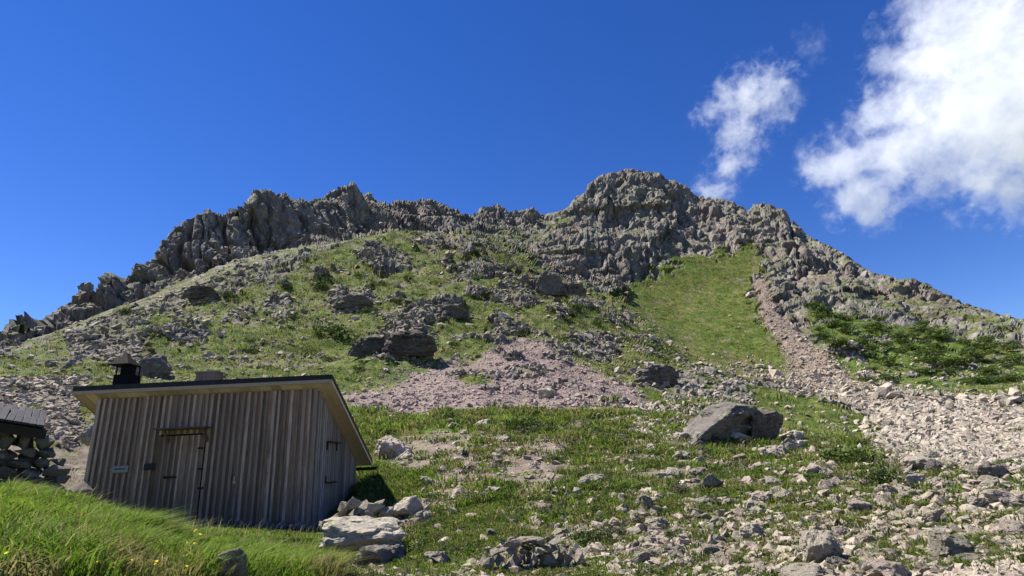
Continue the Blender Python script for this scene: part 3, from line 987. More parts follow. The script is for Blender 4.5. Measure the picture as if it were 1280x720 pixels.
def ring(bm):
    bmesh.ops.create_uvsphere(bm, u_segments=8, v_segments=6, radius=0.045)
    for v in bm.verts:
        v.co = Vector((v.co.x + kx, v.co.y * 0.6 - 0.06, v.co.z + kz))
    box_bm(bm, kx - 0.012, kx + 0.012, -0.07, -0.05, kz + 0.04, kz + 0.14)
part("wall_knob", ring, M_BATTEN, hut)
# shutter with hood and sill on the right wall
y0, z0 = side_pt(405, 552)
y1, z1 = side_pt(424, 558)
y0, y1 = sorted((y0, y1))
_, zs = side_pt(413, 603)
z1 = max(z0, z1)
hood = part("window_hood", lambda bm: box_bm(bm, 0.036, 0.15, y0 + 0.05, y1 - 0.25, z1 - 0.02, z1 + 0.005), M_IRON, hut)
for yy in (y0 + 0.1, y1 - 0.34):
    part("hood_bracket", lambda bm: box_bm(bm, 0.034, 0.06, yy, yy + 0.03, z1 - 0.2, z1 - 0.021), M_IRON, hood)
sill = part("window_sill", lambda bm: box_bm(bm, 0.036, 0.12, y0 + 0.1, y1 - 0.4, zs - 0.01, zs + 0.02), M_IRON, hut)
part("sill_bracket", lambda bm: box_bm(bm, 0.034, 0.05, y0 + 0.12, y0 + 0.15, zs + 0.021, zs + 0.15), M_IRON, sill)
# roof
up = lambda d: (lambda x, y: roofz(x, y) + d)
def slab(x0, x1, y0, y1, lo, hi):
    def fn(bm):
        vs_ = box_bm(bm, x0, x1, y0, y1, 0, 0, up(hi))
        for v in vs_[:4]:
            v.co.z = roofz(v.co.x, v.co.y) + lo
    return fn
roof = part("roof", slab(-HW - OL + 0.02, OR - 0.02, -OF + 0.02, HD + OB - 0.02, 0.03, 0.15), M_METAL, hut)
ncol = 25
cw_ = (HW + OL + OR - 0.05) / ncol
for k in range(ncol):
    x0 = -HW - OL + 0.025 + k * cw_
    part("soffit_board", slab(x0 + 0.002, x0 + cw_ - 0.002, -OF + 0.025, HD + OB - 0.025, 0.002, 0.028 + 0.0), M_SOFFIT, roof)
for lo_, hi_, nm_, mt_, e_ in ((0.066, 0.175, "fascia", M_METAL, 0.006), (-0.012, 0.065, "verge_board", M_SOFFIT, 0.0)):
    part(nm_, slab(-HW - OL, OR, -OF - e_, -OF + 0.019, lo_, hi_), mt_, roof)
    part(nm_, slab(OR - 0.019, OR + e_, -OF + 0.02, HD + OB, lo_, hi_ - 0.003), mt_, roof)
    part(nm_, slab(-HW - OL - e_, -HW - OL + 0.019, -OF + 0.02, HD + OB, lo_, hi_ - 0.003), mt_, roof)
def gutter(bm):
    n = 8
    rows = []
    zc = roofz(0, HD + OB) - 0.0
    for x in (-HW - OL, OR + 0.12):
        rows.append([bm.verts.new((x, HD + OB + 0.07 - 0.085 * math.cos(math.pi * i / n), zc - 0.085 * math.sin(math.pi * i / n) - 0.03)) for i in range(n + 1)])
    for i in range(n):
        bm.faces.new((rows[0][i], rows[0][i + 1], rows[1][i + 1], rows[1][i]))
    r = bmesh.ops.solidify(bm, geom=bm.faces[:], thickness=0.006)
part("gutter", gutter, M_METAL, roof)
# chimney
def roof_at(px, py, yl):
    d = unproj(px, py)
    o_ = np.array([0, 0, EYE]) - HC
    t = (yl - o_ @ hd2) / (d @ hd2)
    p = o_ + d * t
    return p @ hd1, p[2]
YC = 0.9
cx0, _ = roof_at(136, 478, YC)
cx1, ctop = roof_at(167, 467, YC)
_, capz = roof_at(150, 456, YC)
_, apex = roof_at(148, 446, YC)
kx0, _ = roof_at(132, 456, YC)
kx1, _ = roof_at(166, 456, YC)
cm = (cx0 + cx1) / 2
hw = (cx1 - cx0) / 2 * 0.72
chim = part("chimney", lambda bm: box_bm(bm, cm - hw, cm + hw, YC, YC + 2 * hw, roofz(0, YC + 2 * hw) + 0.1, ctop), M_BLACK, hut, 0.012)
part("flue_pipe", lambda bm: box_bm(bm, cm - hw * 0.55, cm + hw * 0.55, YC + hw * 0.45, YC + hw * 1.55, ctop - 0.01, capz - 0.02), M_BLACK, chim)
for sx_ in (-1, 1):
    for yy in (YC + 0.03, YC + 2 * hw - 0.06):
        part("cap_post", lambda bm: box_bm(bm, cm + sx_ * (hw - 0.04) - 0.012, cm + sx_ * (hw - 0.04) + 0.012, yy, yy + 0.025, ctop - 0.01, capz + 0.03), M_BLACK, chim)
def capf(bm):
    h = (kx1 - kx0) / 2 * 0.74
    m = (kx0 + kx1) / 2
    yc = YC + hw
    b = [bm.verts.new((m + a * h, yc + c * h, capz)) for a, c in ((-1, -1), (1, -1), (1, 1), (-1, 1))]
    b2 = [bm.verts.new((m + a * h, yc + c * h, capz + 0.025)) for a, c in ((-1, -1), (1, -1), (1, 1), (-1, 1))]
    t = bm.verts.new((m, yc, apex + 0.12))
    bm.faces.new(b[::-1])
    for i in range(4):
        bm.faces.new((b[i], b[(i + 1) % 4], b2[(i + 1) % 4], b2[i]))
        bm.faces.new((b2[i], b2[(i + 1) % 4], t))
part("cap", capf, M_BLACK, chim)
v0, vz0 = roof_at(244, 473, 0.5)
v1, vz1 = roof_at(271, 463, 0.5)
vent = part("vent_box", lambda bm: box_bm(bm, v0, v1, 0.5, 0.85, roofz(0, 0.9) + 0.1, vz1 - 0.03), M_BATTEN, hut, 0.01)
part("lid", lambda bm: box_bm(bm, v0 - 0.02, v1 + 0.02, 0.48, 0.87, vz1 - 0.029, vz1), M_SIGN, vent)
# footing stones
for k in range(13):
    px = 246 + k * 11.5 + random.uniform(-3, 3)
    x, _ = front_pt(px, 650)
    o = link("footing_stone", BM_SD[k % 5], hut)
    s = random.uniform(0.14, 0.22) * (1.35 if k in (5, 6, 9) else 1)
    o.scale = (s * 1.2, s * 0.8, s * 0.75)
    o.location = (x, -0.2 - random.random() * 0.12, 0.0 + random.uniform(-0.05, 0.05))
    o.rotation_euler = (random.uniform(-0.3, 0.3), random.uniform(-0.3, 0.3), random.random() * 6)
for o in list(bpy.data.objects):
    if "_c" in o:
        del o["_c"]

# ------------------------------------------------------------------ dry stone structures
def stone_stack(parent, origin, ux, length, height, depth, size, seed, slope=lambda t: 1.0, name="stone", meshes=None):
    """courses of rough stones; parent sits at the origin"""
    g = random.Random(seed)
    z = 0.0
    n = 0
    while z < height:
        h = size * g.uniform(0.55, 0.95)
        for dy in range(max(1, int(depth / size))):
            x = -g.random() * size * 0.5
            while x < length:
                w = size * g.uniform(0.7, 1.7)
                if z < height * slope((x + w / 2) / length):
                    o = link(name, g.choice(meshes or BM_S), parent)
                    o.scale = (w * 0.56, size * g.uniform(0.5, 0.75), h * 0.62)
                    p = np.array(ux) * (x + w / 2)
                    yv = dy * size * 0.9 + g.uniform(-0.12, 0.12) * size
                    o.location = (p[0] - ux[1] * yv, p[1] + ux[0] * yv, z + h / 2 + g.uniform(-0.1, 0.1) * h)
                    o.rotation_euler = (g.gauss(0, 0.12), g.gauss(0, 0.15), math.atan2(ux[1], ux[0]) + g.choice((0, math.pi)) + g.gauss(0, 0.15))
                    n += 1
                x += w * 0.96
        z += h * 0.88
    return n

M_SLATE = mat_plain("dark_slate", (0.022, 0.02, 0.019), 0.6, 0, 0.7)
pL = at_r(-60, 612, 12.3)
pR = at_r(84, 600, 12.3)
vec = pR - pL
Ls = float(np.hypot(vec[0], vec[1]))
us = (vec[0] / Ls, vec[1] / Ls)
shel = link("stone_shelter", None, loc=(pL[0], pL[1], pR[2] - 0.45))
tag(shel, "low dry stone shelter with dark slatted roof at the left edge beside the hut", "shelter")
stone_stack(shel, pL, us, Ls, 1.36, 0.75, 0.25, 5, lambda t: 1.0 if t < 0.5 else 1.0 - (t - 0.5) * 1.3, meshes=BM_SD)
rb = at_r(-60, 524, 12.0) - np.array([pL[0], pL[1], pR[2] - 0.45])
re = at_r(52, 541, 12.0) - np.array([pL[0], pL[1], pR[2] - 0.45])
ang = math.atan2(re[1] - rb[1], re[0] - rb[0])
RL = float(np.linalg.norm(re - rb))
rtilt = math.asin((re[2] - rb[2]) / RL)
def bx3(x0, x1, y0, y1, z0, z1):
    return lambda bm: box_bm(bm, x0, x1, y0, y1, z0, z1)
sroof = part("roof", bx3(0, RL, 0, 1.6, 0, 0.09), M_IRON, shel, origin=False)
sroof.location = rb
sroof.rotation_euler = (math.radians(12), -rtilt, ang)
part("edge_beam", bx3(-0.05, RL + 0.06, -0.14, -0.005, -0.07, 0.075), M_IRON, sroof, origin=False)
for k in range(11):
    for row in range(3):
        w = RL / 11
        t = part("slate_tile", bx3(-w * 0.48, w * 0.46, -0.03, 0.56, 0.0, 0.035), M_SLATE, sroof, 0.006, origin=False)
        t.location = ((k + 0.5) * w, -0.10 + row * 0.5, 0.10 + row * 0.012)
        t.rotation_euler = (0.06, random.gauss(0, 0.03), random.gauss(0, 0.03))
for o in list(bpy.data.objects):
    if "_c" in o:
        del o["_c"]

k = ground_at(612, 716)
wr = float(rr[ground_at(655, 712)])
wp0 = at_r(604, 730, wr)
wp1 = at_r(724, 726, wr)
vec = wp1 - wp0
Lw = float(np.hypot(vec[0], vec[1]))
dwall = link("dry_stone_wall", None, loc=(wp0[0], wp0[1], wp0[2] - 0.12))
tag(dwall, "short broken dry stone wall set in the grass at the bottom centre", "stone wall")
stone_stack(dwall, wp0, (vec[0] / Lw, vec[1] / Lw), Lw, 0.46, 0.4, 0.15, 9, lambda t: 0.75 + 0.4 * math.sin(t * 3.0))
cap_s = link("cap_stone", BM_L[2], dwall)
cap_s.scale = (0.19, 0.16, 0.06)
cap_s.location = (Lw * 0.5, 0.1, 0.5)
cap_s["label"] = "flat lichen-covered slab lying on top of the wall"

# ------------------------------------------------------------------ named boulders
boulder(478, 718, 80, 44, "dark lower boulder of the two stacked beside the hut, under the long slab", mesh=BM_D[0], r=9.0, depth=0.8, rot=(0.1, 0.05, 0.4), sink=0.2)
boulder(424, 716, 30, 24, "small dark stone propping the left end of the long slab", mesh=BM_D[2], r=9.2, sink=0.2)
boulder(450, 688, 116, 42, "long pale lichen-covered slab resting on the dark boulder beside the hut", mesh=BM_L[1], r=9.4, depth=0.65, rot=(0.05, 0.06, 0.1), sink=0.1)
for x, y, w, h in ((430, 650, 28, 15), (448, 645, 32, 16), (466, 645, 28, 17), (484, 652, 28, 16), (416, 658, 24, 14), (404, 664, 20, 13), (456, 652, 28, 14), (440, 636, 24, 14), (472, 638, 24, 13), (426, 640, 20, 12), (492, 662, 22, 14)):
    boulder(x, y - 2, w, h, "pinkish broken stone heaped on top of the long slab beside the hut", "stones heaped on the slab by the hut", random.choice(BM_S), r=9.9, name="stone", sink=0.1)
boulder(510, 640, 54, 26, "broad pale flat boulder behind the heap of pinkish stones", mesh=BM_L[4], r=12.5, rot=(0.1, 0, 0.3))
boulder(528, 656, 30, 22, "pale cracked block at the right of the stone heap", mesh=BM_L[5], r=11.8)
boulder(545, 706, 44, 22, "low pale boulder lying in the grass right of the stacked boulders", mesh=BM_L[6], rot=(0, .1, 1))
boulder(283, 722, 46, 38, "speckled grey boulder standing in the foreground grass", mesh=BM_L[3], r=5.3, rot=(0.1, -0.2, 0.5), sink=0.2)
boulder(486, 572, 50, 36, "large angular brown boulder just right of the hut's roof edge", mesh=BM_L[7], rot=(0.15, 0.3, 0.3), depth=0.9)
boulder(502, 574, 24, 15, "small tilted slab at the foot of the angular brown boulder", mesh=BM_L[8], rot=(0.1, -0.5, 0.2))
boulder(740, 604, 34, 18, "pale flat-topped block alone in the middle of the lower slope", mesh=BM_L[0], rot=(0, 0, 0.2))
boulder(685, 496, 32, 20, "whitish boulder standing on the pink scree fan", mesh=BM_L[9])
boulder(724, 496, 14, 8, "small pale rock right of the whitish boulder on the scree", mesh=BM_S[3])
def overhang(px, py, w, h, label, pts, seed):
    kk = ground_at(px, py)
    d = VD[kk]
    W, H = w * d / FPX, h * d / FPX
    bm = hull_pts([Vector(p) for p in pts])
    bmesh.ops.bevel(bm, geom=bm.edges[:], offset=0.02, segments=1, affect='EDGES')
    bmesh.ops.triangulate(bm, faces=bm.faces[:])
    for _ in range(4):
        le = [e for e in bm.edges if e.calc_length() > 0.09]
        if le:
            bmesh.ops.subdivide_edges(bm, edges=le, cuts=1, use_grid_fill=True)
            bmesh.ops.triangulate(bm, faces=bm.faces[:])
    bm.normal_update()
    co = np.array([v.co[:] for v in bm.verts])
    no = np.array([v.normal[:] for v in bm.verts])
    co += no * (0.10 * facets(co * np.array([1, 1, 1.6]), 0.3, seed, 0.8, 150) + 0.045 * facets(co, 0.12, seed + 1, 0.8, 80))[:, None]
    for v, c in zip(bm.verts, co):
        v.co = c
    m = bpy.data.meshes.new("boulder")
    bm.to_mesh(m); bm.free()
    m.materials.append(M_CRAG)
    o_ = link("boulder", m, loc=P2[kk])
    o_.scale = (W, W, H)
    tag(o_, label, "boulder")
overhang(926, 552, 104, 56, "big dark overhanging rock mass on the right shoulder of the knoll",
         [(-0.75, -0.3, -0.1), (-0.7, -0.2, 0.1), (-0.3, -0.2, 0.5), (-0.25, 0.4, 0.85), (0.05, 0.05, 0.85), (0.1, 0.6, 1.05), (0.5, 0.3, 0.72), (0.5, 0.6, 0.65), (-0.35, 0.05, -0.1), (0.1, 0.35, -0.1), (0.42, 0.55, -0.1), (-0.4, 0.8, 0.5), (0.4, 1.0, 0.5)], 3)
overhang(962, 552, 44, 44, "dark jutting block at the right end of the overhanging rock",
         [(-0.5, 0.0, 0.0), (-0.5, -0.25, 0.75), (-0.2, 0.3, 1.0), (0.2, -0.3, 0.85), (0.5, -0.1, 0.7), (0.5, 0.4, 0.6), (0.1, 0.2, -0.1), (-0.4, 0.5, -0.1), (0.3, 0.6, 0.1)], 8)
boulder(922, 553, 40, 17, "pale yellowish slab below the dark overhanging rock", mesh=BM_L[2], rot=(0.05, 0.05, 0.1))
boulder(968, 570, 44, 20, "grey rounded boulder right below the dark overhanging rock", mesh=BM_L[5])
GEN = [(-0.5, -0.2, -0.1), (-0.45, -0.15, 0.5), (-0.15, -0.25, 0.8), (0.1, 0.1, 1.0), (0.3, -0.2, 0.75), (0.5, 0.0, 0.4), (0.45, 0.1, -0.1), (0.1, -0.2, -0.1), (-0.3, 0.5, 0.6), (0.3, 0.5, 0.5)]
overhang(688, 366, 40, 34, "pointed boulder standing out on the crest of the knoll", [(x, y, z * (1.0 if x < 0.2 else 0.7)) for x, y, z in GEN], 21)
overhang(712, 372, 44, 22, "low dark rock right of the pointed boulder on the knoll crest", GEN, 22)
overhang(512, 442, 66, 34, "dark blocky outcrop rock above the bright grass patch", GEN, 23)
overhang(462, 443, 52, 26, "dark jagged rock left of the blocky outcrop above the bright grass", GEN, 24)
overhang(190, 471, 40, 30, "dark broken rock standing behind the hut's chimney", GEN, 25)
overhang(820, 478, 58, 26, "dark broken outcrop on the right shoulder above the pink scree", GEN, 26)
overhang(565, 396, 40, 20, "small dark outcrop in the middle of the knoll", GEN, 27)
overhang(440, 384, 48, 18, "low dark ledge on the upper left of the knoll", GEN, 28)
overhang(250, 372, 40, 18, "low rock ledge on the far left flank of the knoll", GEN, 29)
boulder(108, 552, 24, 28, "pale smooth boulder beside the upper left corner of the hut", mesh=BM_L[3], r=21, sink=0.2)
boulder(1036, 704, 54, 50, "upright lichen-covered block leaning at the lower right", mesh=BM_L[7], rot=(0.05, -0.25, 0.5), sink=0.2, depth=0.8)
boulder(1020, 724, 80, 22, "long flat slab with yellow lichen at the bottom edge", mesh=BM_L[4], rot=(0.05, 0.1, 0.1))
boulder(1120, 728, 62, 34, "broad pale lichen slab at the bottom edge right of the leaning block", mesh=BM_L[6], rot=(0.12, 0.1, 0.2))
boulder(1200, 696, 62, 34, "big lichen-spotted boulder with a dark right side at the lower right", mesh=BM_L[1], rot=(0.1, 0.25, 0.2), sink=0.2)
boulder(1258, 634, 60, 26, "pale slab at the right edge with a shaded underside", mesh=BM_L[0], rot=(0.1, 0.3, 0.4), sink=0.15)
boulder(1078, 640, 50, 22, "broad greyish pink boulder in the middle of the lower right slope", mesh=BM_L[9], rot=(0, 0, 0.4))
boulder(1172, 588, 26, 20, "dark triangular block at the foot of the boulder stream", mesh=BM_D[2], rot=(0.1, 0.4, 0.1))
boulder(1150, 600, 30, 18, "slanting pale slab left of the dark triangular block", mesh=BM_L[8], rot=(0.1, 0.5, 0.2))
boulder(1250, 598, 46, 24, "dark tilted boulder near the right edge below the boulder stream", mesh=BM_D[0], rot=(0.1, 0.4, 0.2))
boulder(1218, 592, 26, 18, "grey block just left of the dark tilted boulder near the right edge", mesh=BM_L[3])
boulder(1056, 672, 26, 20, "greyish block above the upright leaning block", mesh=BM_L[5])
boulder(1084, 678, 22, 18, "small pale block right of the greyish one above the broad slab", mesh=BM_L[2])
boulder(948, 668, 20, 18, "pale tilted slab standing alone in the green tufts", mesh=BM_L[8], rot=(0.3, 0.2, 0.5))
boulder(833, 670, 18, 10, "small pinkish slab on the pink dirt path", mesh=BM_S[4])
boulder(880, 630, 26, 14, "grey pointed rock above the pink dirt path", mesh=BM_L[9])
boulder(1004, 560, 30, 14, "low grey slab right of the rounded boulder", mesh=BM_L[6])
boulder(936, 370, 16, 10, "small grey outcrop rock in the upper green meadow", mesh=BM_L[5])

# countable boulders of the slopes
ZONES = [
    ("pale angular boulder lying among the rubble of the lower right slope", "boulders of the lower right slope", fgz * (PX > 800) * (PX < 1275) * (PY > 545) * (PY < 715), 130, 12, 40, BM_L),
    ("pale stone lying in the grass of the lower middle slope", "boulders of the lower middle slope", fgz * (PX > 460) * (PX <= 800) * (PY > 520) * (PY < 700), 50, 8, 26, BM_L),
    ("tan block standing out in the boulder stream at right", "blocks of the boulder stream", tan * (rr > 30) * (PX < 1275), 50, 10, 26, BM_S),
    ("grey boulder on the grassy flank of the knoll", "boulders on the knoll", knoll * (1 - scree) * (1 - tan) * (PY < 505) * (PY > 300) * (PX > 20) * (PX < 1000), 60, 9, 19, BM_S),
    ("grey rock in the rubble left of the hut", "rocks left of the hut", lrub * (PX > 4) * (PX < 100) * (PY > 470), 15, 9, 18, BM_S),
]
for lab, grp, pr, n, a, b, meshes in ZONES:
    p = np.clip(pr[VIS], 0, None).astype(float)
    for kk in rng.choice(VIS, n, p=p / p.sum(), replace=False):
        w = a + (b - a) * random.random() ** 1.5
        d = VD[kk]
        W = w * d / FPX
        o = link("boulder", random.choice(meshes))
        o.scale = (W * 0.55, W * random.uniform(0.35, 0.5), W * random.uniform(0.24, 0.42))
        o.location = P2[kk] + np.array([0, 0, o.scale[2] * 0.35])
        o.rotation_euler = (random.gauss(0, 0.25), random.gauss(0, 0.25), random.random() * 6.28)
        tag(o, lab, "boulder", grp)

# ------------------------------------------------------------------ grass
def blades(name, base, height, width, lean, col, label, mat=M_GRASS):
    n = len(base)
    a = rng.random(n) * 2 * np.pi
    side = np.stack([np.cos(a), np.sin(a), np.zeros(n)], 1) * (width / 2)[:, None]
    up_ = np.zeros((n, 3))
    up_[:, 2] = height
    mid = base + up_ * 0.55 + lean * 0.3
    tip = base + up_ * (1 - 0.25 * np.minimum(1, np.linalg.norm(lean, axis=1) / height))[:, None] + lean
    base = base - np.array([0, 0, 0.02])
    V = np.stack([base - side, base + side, mid - side * 0.8, mid + side * 0.8, tip], 1).reshape(-1, 3)
    o_ = (np.arange(n) * 5)[:, None]
    Q = np.array([[0, 1, 3, 2]]) + o_
    T = np.array([[2, 3, 4]]) + o_
    c = np.repeat(col, 5, 0)
    m = mesh_np(name, V, [Q, T], mat, c)
    return stuff(link(name, m), label, "grass")

def grass_cols(n, kind, straw=0.15):
    t = rng.random((n, 1))
    A, B = {"lush": ((0.075, 0.155, 0.013), (0.20, 0.27, 0.035)), "dark": ((0.04, 0.075, 0.014), (0.11, 0.15, 0.03)), "dry": ((0.11, 0.13, 0.03), (0.25, 0.23, 0.08))}[kind]
    c = np.array(A) * (1 - t) + np.array(B) * t
    s = rng.random(n) < straw
    c[s] = np.array((0.27, 0.23, 0.10)) * (0.7 + 0.6 * rng.random((s.sum(), 1)))
    return c

# foreground bank
pw = bank[VIS] * np.minimum(AREA, 0.02) * (rr[VIS] < 17) * (BAND[VIS] < 3.85)
NB = 62000
ids = rng.choice(VIS, NB, p=pw / pw.sum())
pos = on_surface(ids)
patch = fbm(pos, 0.7, 3, 40) * 1.3
hgt = np.clip(0.15 + 0.16 * patch + 0.05 * rng.normal(size=NB), 0.04, 0.45) * (1 - 0.4 * sstep(2.5, 3.0, BAND[ids]) - 0.3 * sstep(3.0, 3.3, BAND[ids]))
lean = np.stack([0.03 + 0.12 * rng.normal(size=NB) + 0.32 * fbm(pos, 0.8, 2, 44), -0.02 + 0.11 * rng.normal(size=NB) + 0.25 * fbm(pos, 0.8, 2, 47), np.zeros(NB)], 1) * (hgt / 0.2)[:, None]
col = grass_cols(NB, "lush", 0.07)
dp = fbm(pos, 0.9, 3, 50)
dry = (dp > 0.22)
col[dry] = grass_cols(NB, "dry", 0.2)[dry]
drk = (dp < -0.25)
col[drk] = grass_cols(NB, "dark", 0.02)[drk]
blades("meadow_grass", pos, hgt, 0.007 + 0.013 * rng.random(NB) ** 2, lean, col, "tall lush green grass on the bank in front of the hut")
nw = 5000
ids = rng.choice(VIS, nw, p=pw / pw.sum())
pos = on_surface(ids)
wsel = fbm(pos, 0.8, 2, 70) > 0.05
pos = pos[wsel]
nw = len(pos)
blades("broad_leaf_weeds", pos, 0.05 + 0.09 * rng.random(nw), 0.02 + 0.022 * rng.random(nw), np.stack([0.09 * rng.normal(size=nw), 0.09 * rng.normal(size=nw), np.zeros(nw)], 1), grass_cols(nw, "dark", 0.06), "broad-leaved weeds among the grass of the bank", M_LEAF)
# straw seed stalks along the crest of the bank
ns_ = 260
pw2 = pw * sstep(2.6, 3.1, BAND[VIS])
ids = rng.choice(VIS, ns_, p=pw2 / pw2.sum())
pos = on_surface(ids)
hgt = 0.16 + 0.16 * rng.random(ns_)
lean = np.stack([0.10 + 0.08 * rng.normal(size=ns_), 0.06 * rng.normal(size=ns_), np.zeros(ns_)], 1)
blades("seed_stalks", pos, hgt, np.full(ns_, 0.006), lean, np.array((0.40, 0.34, 0.18)) * (0.7 + 0.6 * rng.random((ns_, 1))), "straw-coloured seed stalks along the crest of the grass bank")

def tufts(name, prob, n, nblade, hpx, hmin, kinds, label, spread=0.7):
    p = np.clip(prob[VIS], 0, None)
    ids = rng.choice(VIS, n, p=p / p.sum())
    c0 = on_surface(ids)
    H = np.maximum(hmin, hpx * VD[ids] / FPX * (0.6 + 0.8 * rng.random(n)))
    R_ = H * (spread + 0.7 * rng.random(n))
    base = np.repeat(c0, nblade, 0)
    Hn, Rn = np.repeat(H, nblade), np.repeat(R_, nblade)
    m = len(base)
    a = rng.random(m) * 2 * np.pi
    rad = np.sqrt(rng.random(m)) * Rn
    off = np.stack([np.cos(a) * rad, np.sin(a) * rad, np.zeros(m)], 1)
    base = base + off * np.array([1, 1, 0])
    h = Hn * (0.6 + 0.6 * rng.random(m)) * (1 - 0.4 * rad / Rn)
    ln = off * 0.6 + rng.normal(size=(m, 3)) * Hn[:, None] * np.array([0.2, 0.2, 0])
    col = np.zeros((m, 3))
    kk = rng.integers(0, len(kinds), n)
    for q_, kd in enumerate(kinds):
        s = np.repeat(kk == q_, nblade)
        col[s] = grass_cols(m, kd, 0.12)[s]
    col *= np.repeat(0.75 + 0.5 * rng.random(n), nblade)[:, None]
    blades(name, base, h, Hn * 0.16, ln, col, label)

gpos = np.clip(grass + 0.25 * nC, 0, 1.2)
nD = fbm(P, 0.9, 3, 21)
gsel = np.clip(sstep(0.3, 0.95, gpos + 0.9 * nD), 0.03, 1)
dmask = np.clip(sum(dirt), 0, 1)
tufts("grass_tussocks", (1 - scree) * (1 - 0.7 * dmask) * fgz * (0.28 + gsel) * (rr > 6) * (rr < 70) * (PX > 430), 4600, 34, 8.5, 0.07, ("dark", "dark", "dry", "lush"), "short grass tussocks between the stones of the lower slope", 1.1)
tufts("slope_grass", knoll * gsel * (1 - rock) * (1 - scree), 9000, 9, 3.6, 0.2, ("dry", "dark", "lush", "dark"), "grass covering the knoll")
tufts("meadow_tussocks", meadow, 3500, 8, 2.4, 0.2, ("dry", "lush", "dark"), "short tussocks of the green meadow below the summit")
tufts("left_grass", (1 - knoll) * gsel * (rr > 14) * (rr < 70) * (PX < 430) * (1 - bank), 1600, 12, 4.0, 0.1, ("lush", "dry"), "grass patches left of the hut")
tufts("bank_edge_tussocks", zone([(440, 560), (640, 590), (620, 690), (560, 720), (470, 700), (440, 640)], 8, 2, 6.0) * gsel * (~near_hut), 1200, 22, 7.0, 0.06, ("lush", "dark"), "green grass right of the hut")

# ------------------------------------------------------------------ shrubs
def leaf_cloud(seed, n, rx, rz, leaf, colA, colB, lumps=7):
    g = np.random.default_rng(seed)
    cen = g.normal(size=(lumps, 3)) * np.array([rx * 0.45, rx * 0.45, rz * 0.3])
    cen[:, 2] = np.abs(cen[:, 2]) + rz * 0.35
    c = cen[g.integers(0, lumps, n)]
    d = g.normal(size=(n, 3))
    d /= np.linalg.norm(d, axis=1)[:, None]
    p = c + d * (np.array([rx, rx, rz]) * 0.42) * (0.75 + 0.3 * g.random((n, 1)))
    p[:, 2] = np.abs(p[:, 2])
    t1 = np.cross(d, g.normal(size=(n, 3)))
    t1 /= np.linalg.norm(t1, axis=1)[:, None]
    t2 = np.cross(d, t1) + d * 0.7 * g.random((n, 1))
    s = leaf * (0.6 + 0.8 * g.random((n, 1)))
    V = np.stack([p - t1 * s * 0.5, p + t2 * s * 0.9, p + t1 * s * 0.5, p - t2 * s * 0.4], 1).reshape(-1, 3)
    Fq = (np.arange(n) * 4)[:, None] + np.array([[0, 1, 2, 3]])
    t = g.random((n, 1))
    col = np.array(colA) * (1 - t) + np.array(colB) * t
    return V, Fq, np.repeat(col, 4, 0)

def stem_mesh(name, h, r, mat, branches=4, seed=0):
    g = random.Random(seed)
    bm = bmesh.new()
    def limb(a, b, r0, r1):
        d = (b - a)
        u = d.orthogonal().normalized()
        w = d.cross(u).normalized()
        A = [bm.verts.new(a + (u * math.cos(t) + w * math.sin(t)) * r0) for t in (0, 1.26, 2.51, 3.77, 5.03)]
        B_ = [bm.verts.new(b + (u * math.cos(t) + w * math.sin(t)) * r1) for t in (0, 1.26, 2.51, 3.77, 5.03)]
        for i in range(5):
            bm.faces.new((A[i], A[(i + 1) % 5], B_[(i + 1) % 5], B_[i]))
    limb(Vector((0, 0, -0.1 * h)), Vector((0, 0, h)), r, r * 0.3)
    for k_ in range(branches):
        a = g.random() * 6.28
        z = h * g.uniform(0.2, 0.7)
        limb(Vector((0, 0, z)), Vector((math.cos(a) * h * 0.4, math.sin(a) * h * 0.4, z + h * 0.3)), r * 0.5, r * 0.15)
    m = bpy.data.meshes.new(name)
    bm.to_mesh(m)
    bm.free()
    m.materials.append(mat)
    return m
M_BARK = mat_plain("shrub_bark", (0.06, 0.045, 0.03), 0.9)
SH = []
for s in range(4):
    A, B = [((0.03, 0.055, 0.012), (0.085, 0.115, 0.03)), ((0.035, 0.07, 0.01), (0.11, 0.15, 0.03)), ((0.05, 0.055, 0.03), (0.115, 0.115, 0.065)), ((0.045, 0.08, 0.012), (0.13, 0.16, 0.035))][s]
    V, Fq, C_ = leaf_cloud(60 + s, 700, 1.0, 0.75, 0.11, A, B, 9)
    SH.append((mesh_np("foliage", V, Fq, M_LEAF, C_), stem_mesh("stem", 0.6, 0.05, M_BARK, 5, s)))
def shrub(px, py, w, label, group=None, kind=None):
    kk = ground_at(px, py)
    d = VD[kk]
    s = w * d / FPX * 0.5
    e = link("shrub", None, loc=P2[kk] - np.array([0, 0, 0.05 * s]), rot=(0, 0, random.random() * 6.28))
    e.scale = (s, s, s * random.uniform(0.7, 0.95))
    f, st = SH[random.randrange(4) if kind is None else kind]
    link("foliage", f, e)
    link("stem", st, e)
    tag(e, label, "shrub", group)
shrub(560, 524, 30, "dark bushy shrub on the grass band below the pink scree", kind=0)
shrub(648, 536, 46, "wide olive shrub below the right part of the pink scree", kind=1)
shrub(668, 540, 34, "greyish shrub touching the wide olive one below the scree", kind=2)
shrub(735, 678, 48, "dark green shrub with a deep shadow on the lower slope", kind=0)
shrub(770, 668, 44, "grey-brown dry shrub right of the dark green one", kind=2)
shrub(1060, 578, 60, "spreading green shrub above the lower right rubble", kind=1)
shrub(1100, 602, 46, "low dark shrub right of the spreading green one", kind=0)
shrub(852, 616, 28, "small grey-green shrub in the middle of the rubble", kind=2)
shrub(415, 418, 42, "dark green low shrub on the left flank of the knoll", kind=0)
pr = (fgz * (0.25 + sstep(0.35, 0.7, grass)) * (PX > 520) * (PX < 1275) * (PY > 545) * (PY < 712))[VIS].astype(float)
for kk in rng.choice(VIS, 110, p=pr / pr.sum(), replace=False):
    shrub(VX[kk], VY[kk], random.uniform(13, 28), "small dark tuft-like shrub between the stones of the lower slope", "small shrubs of the lower slope")
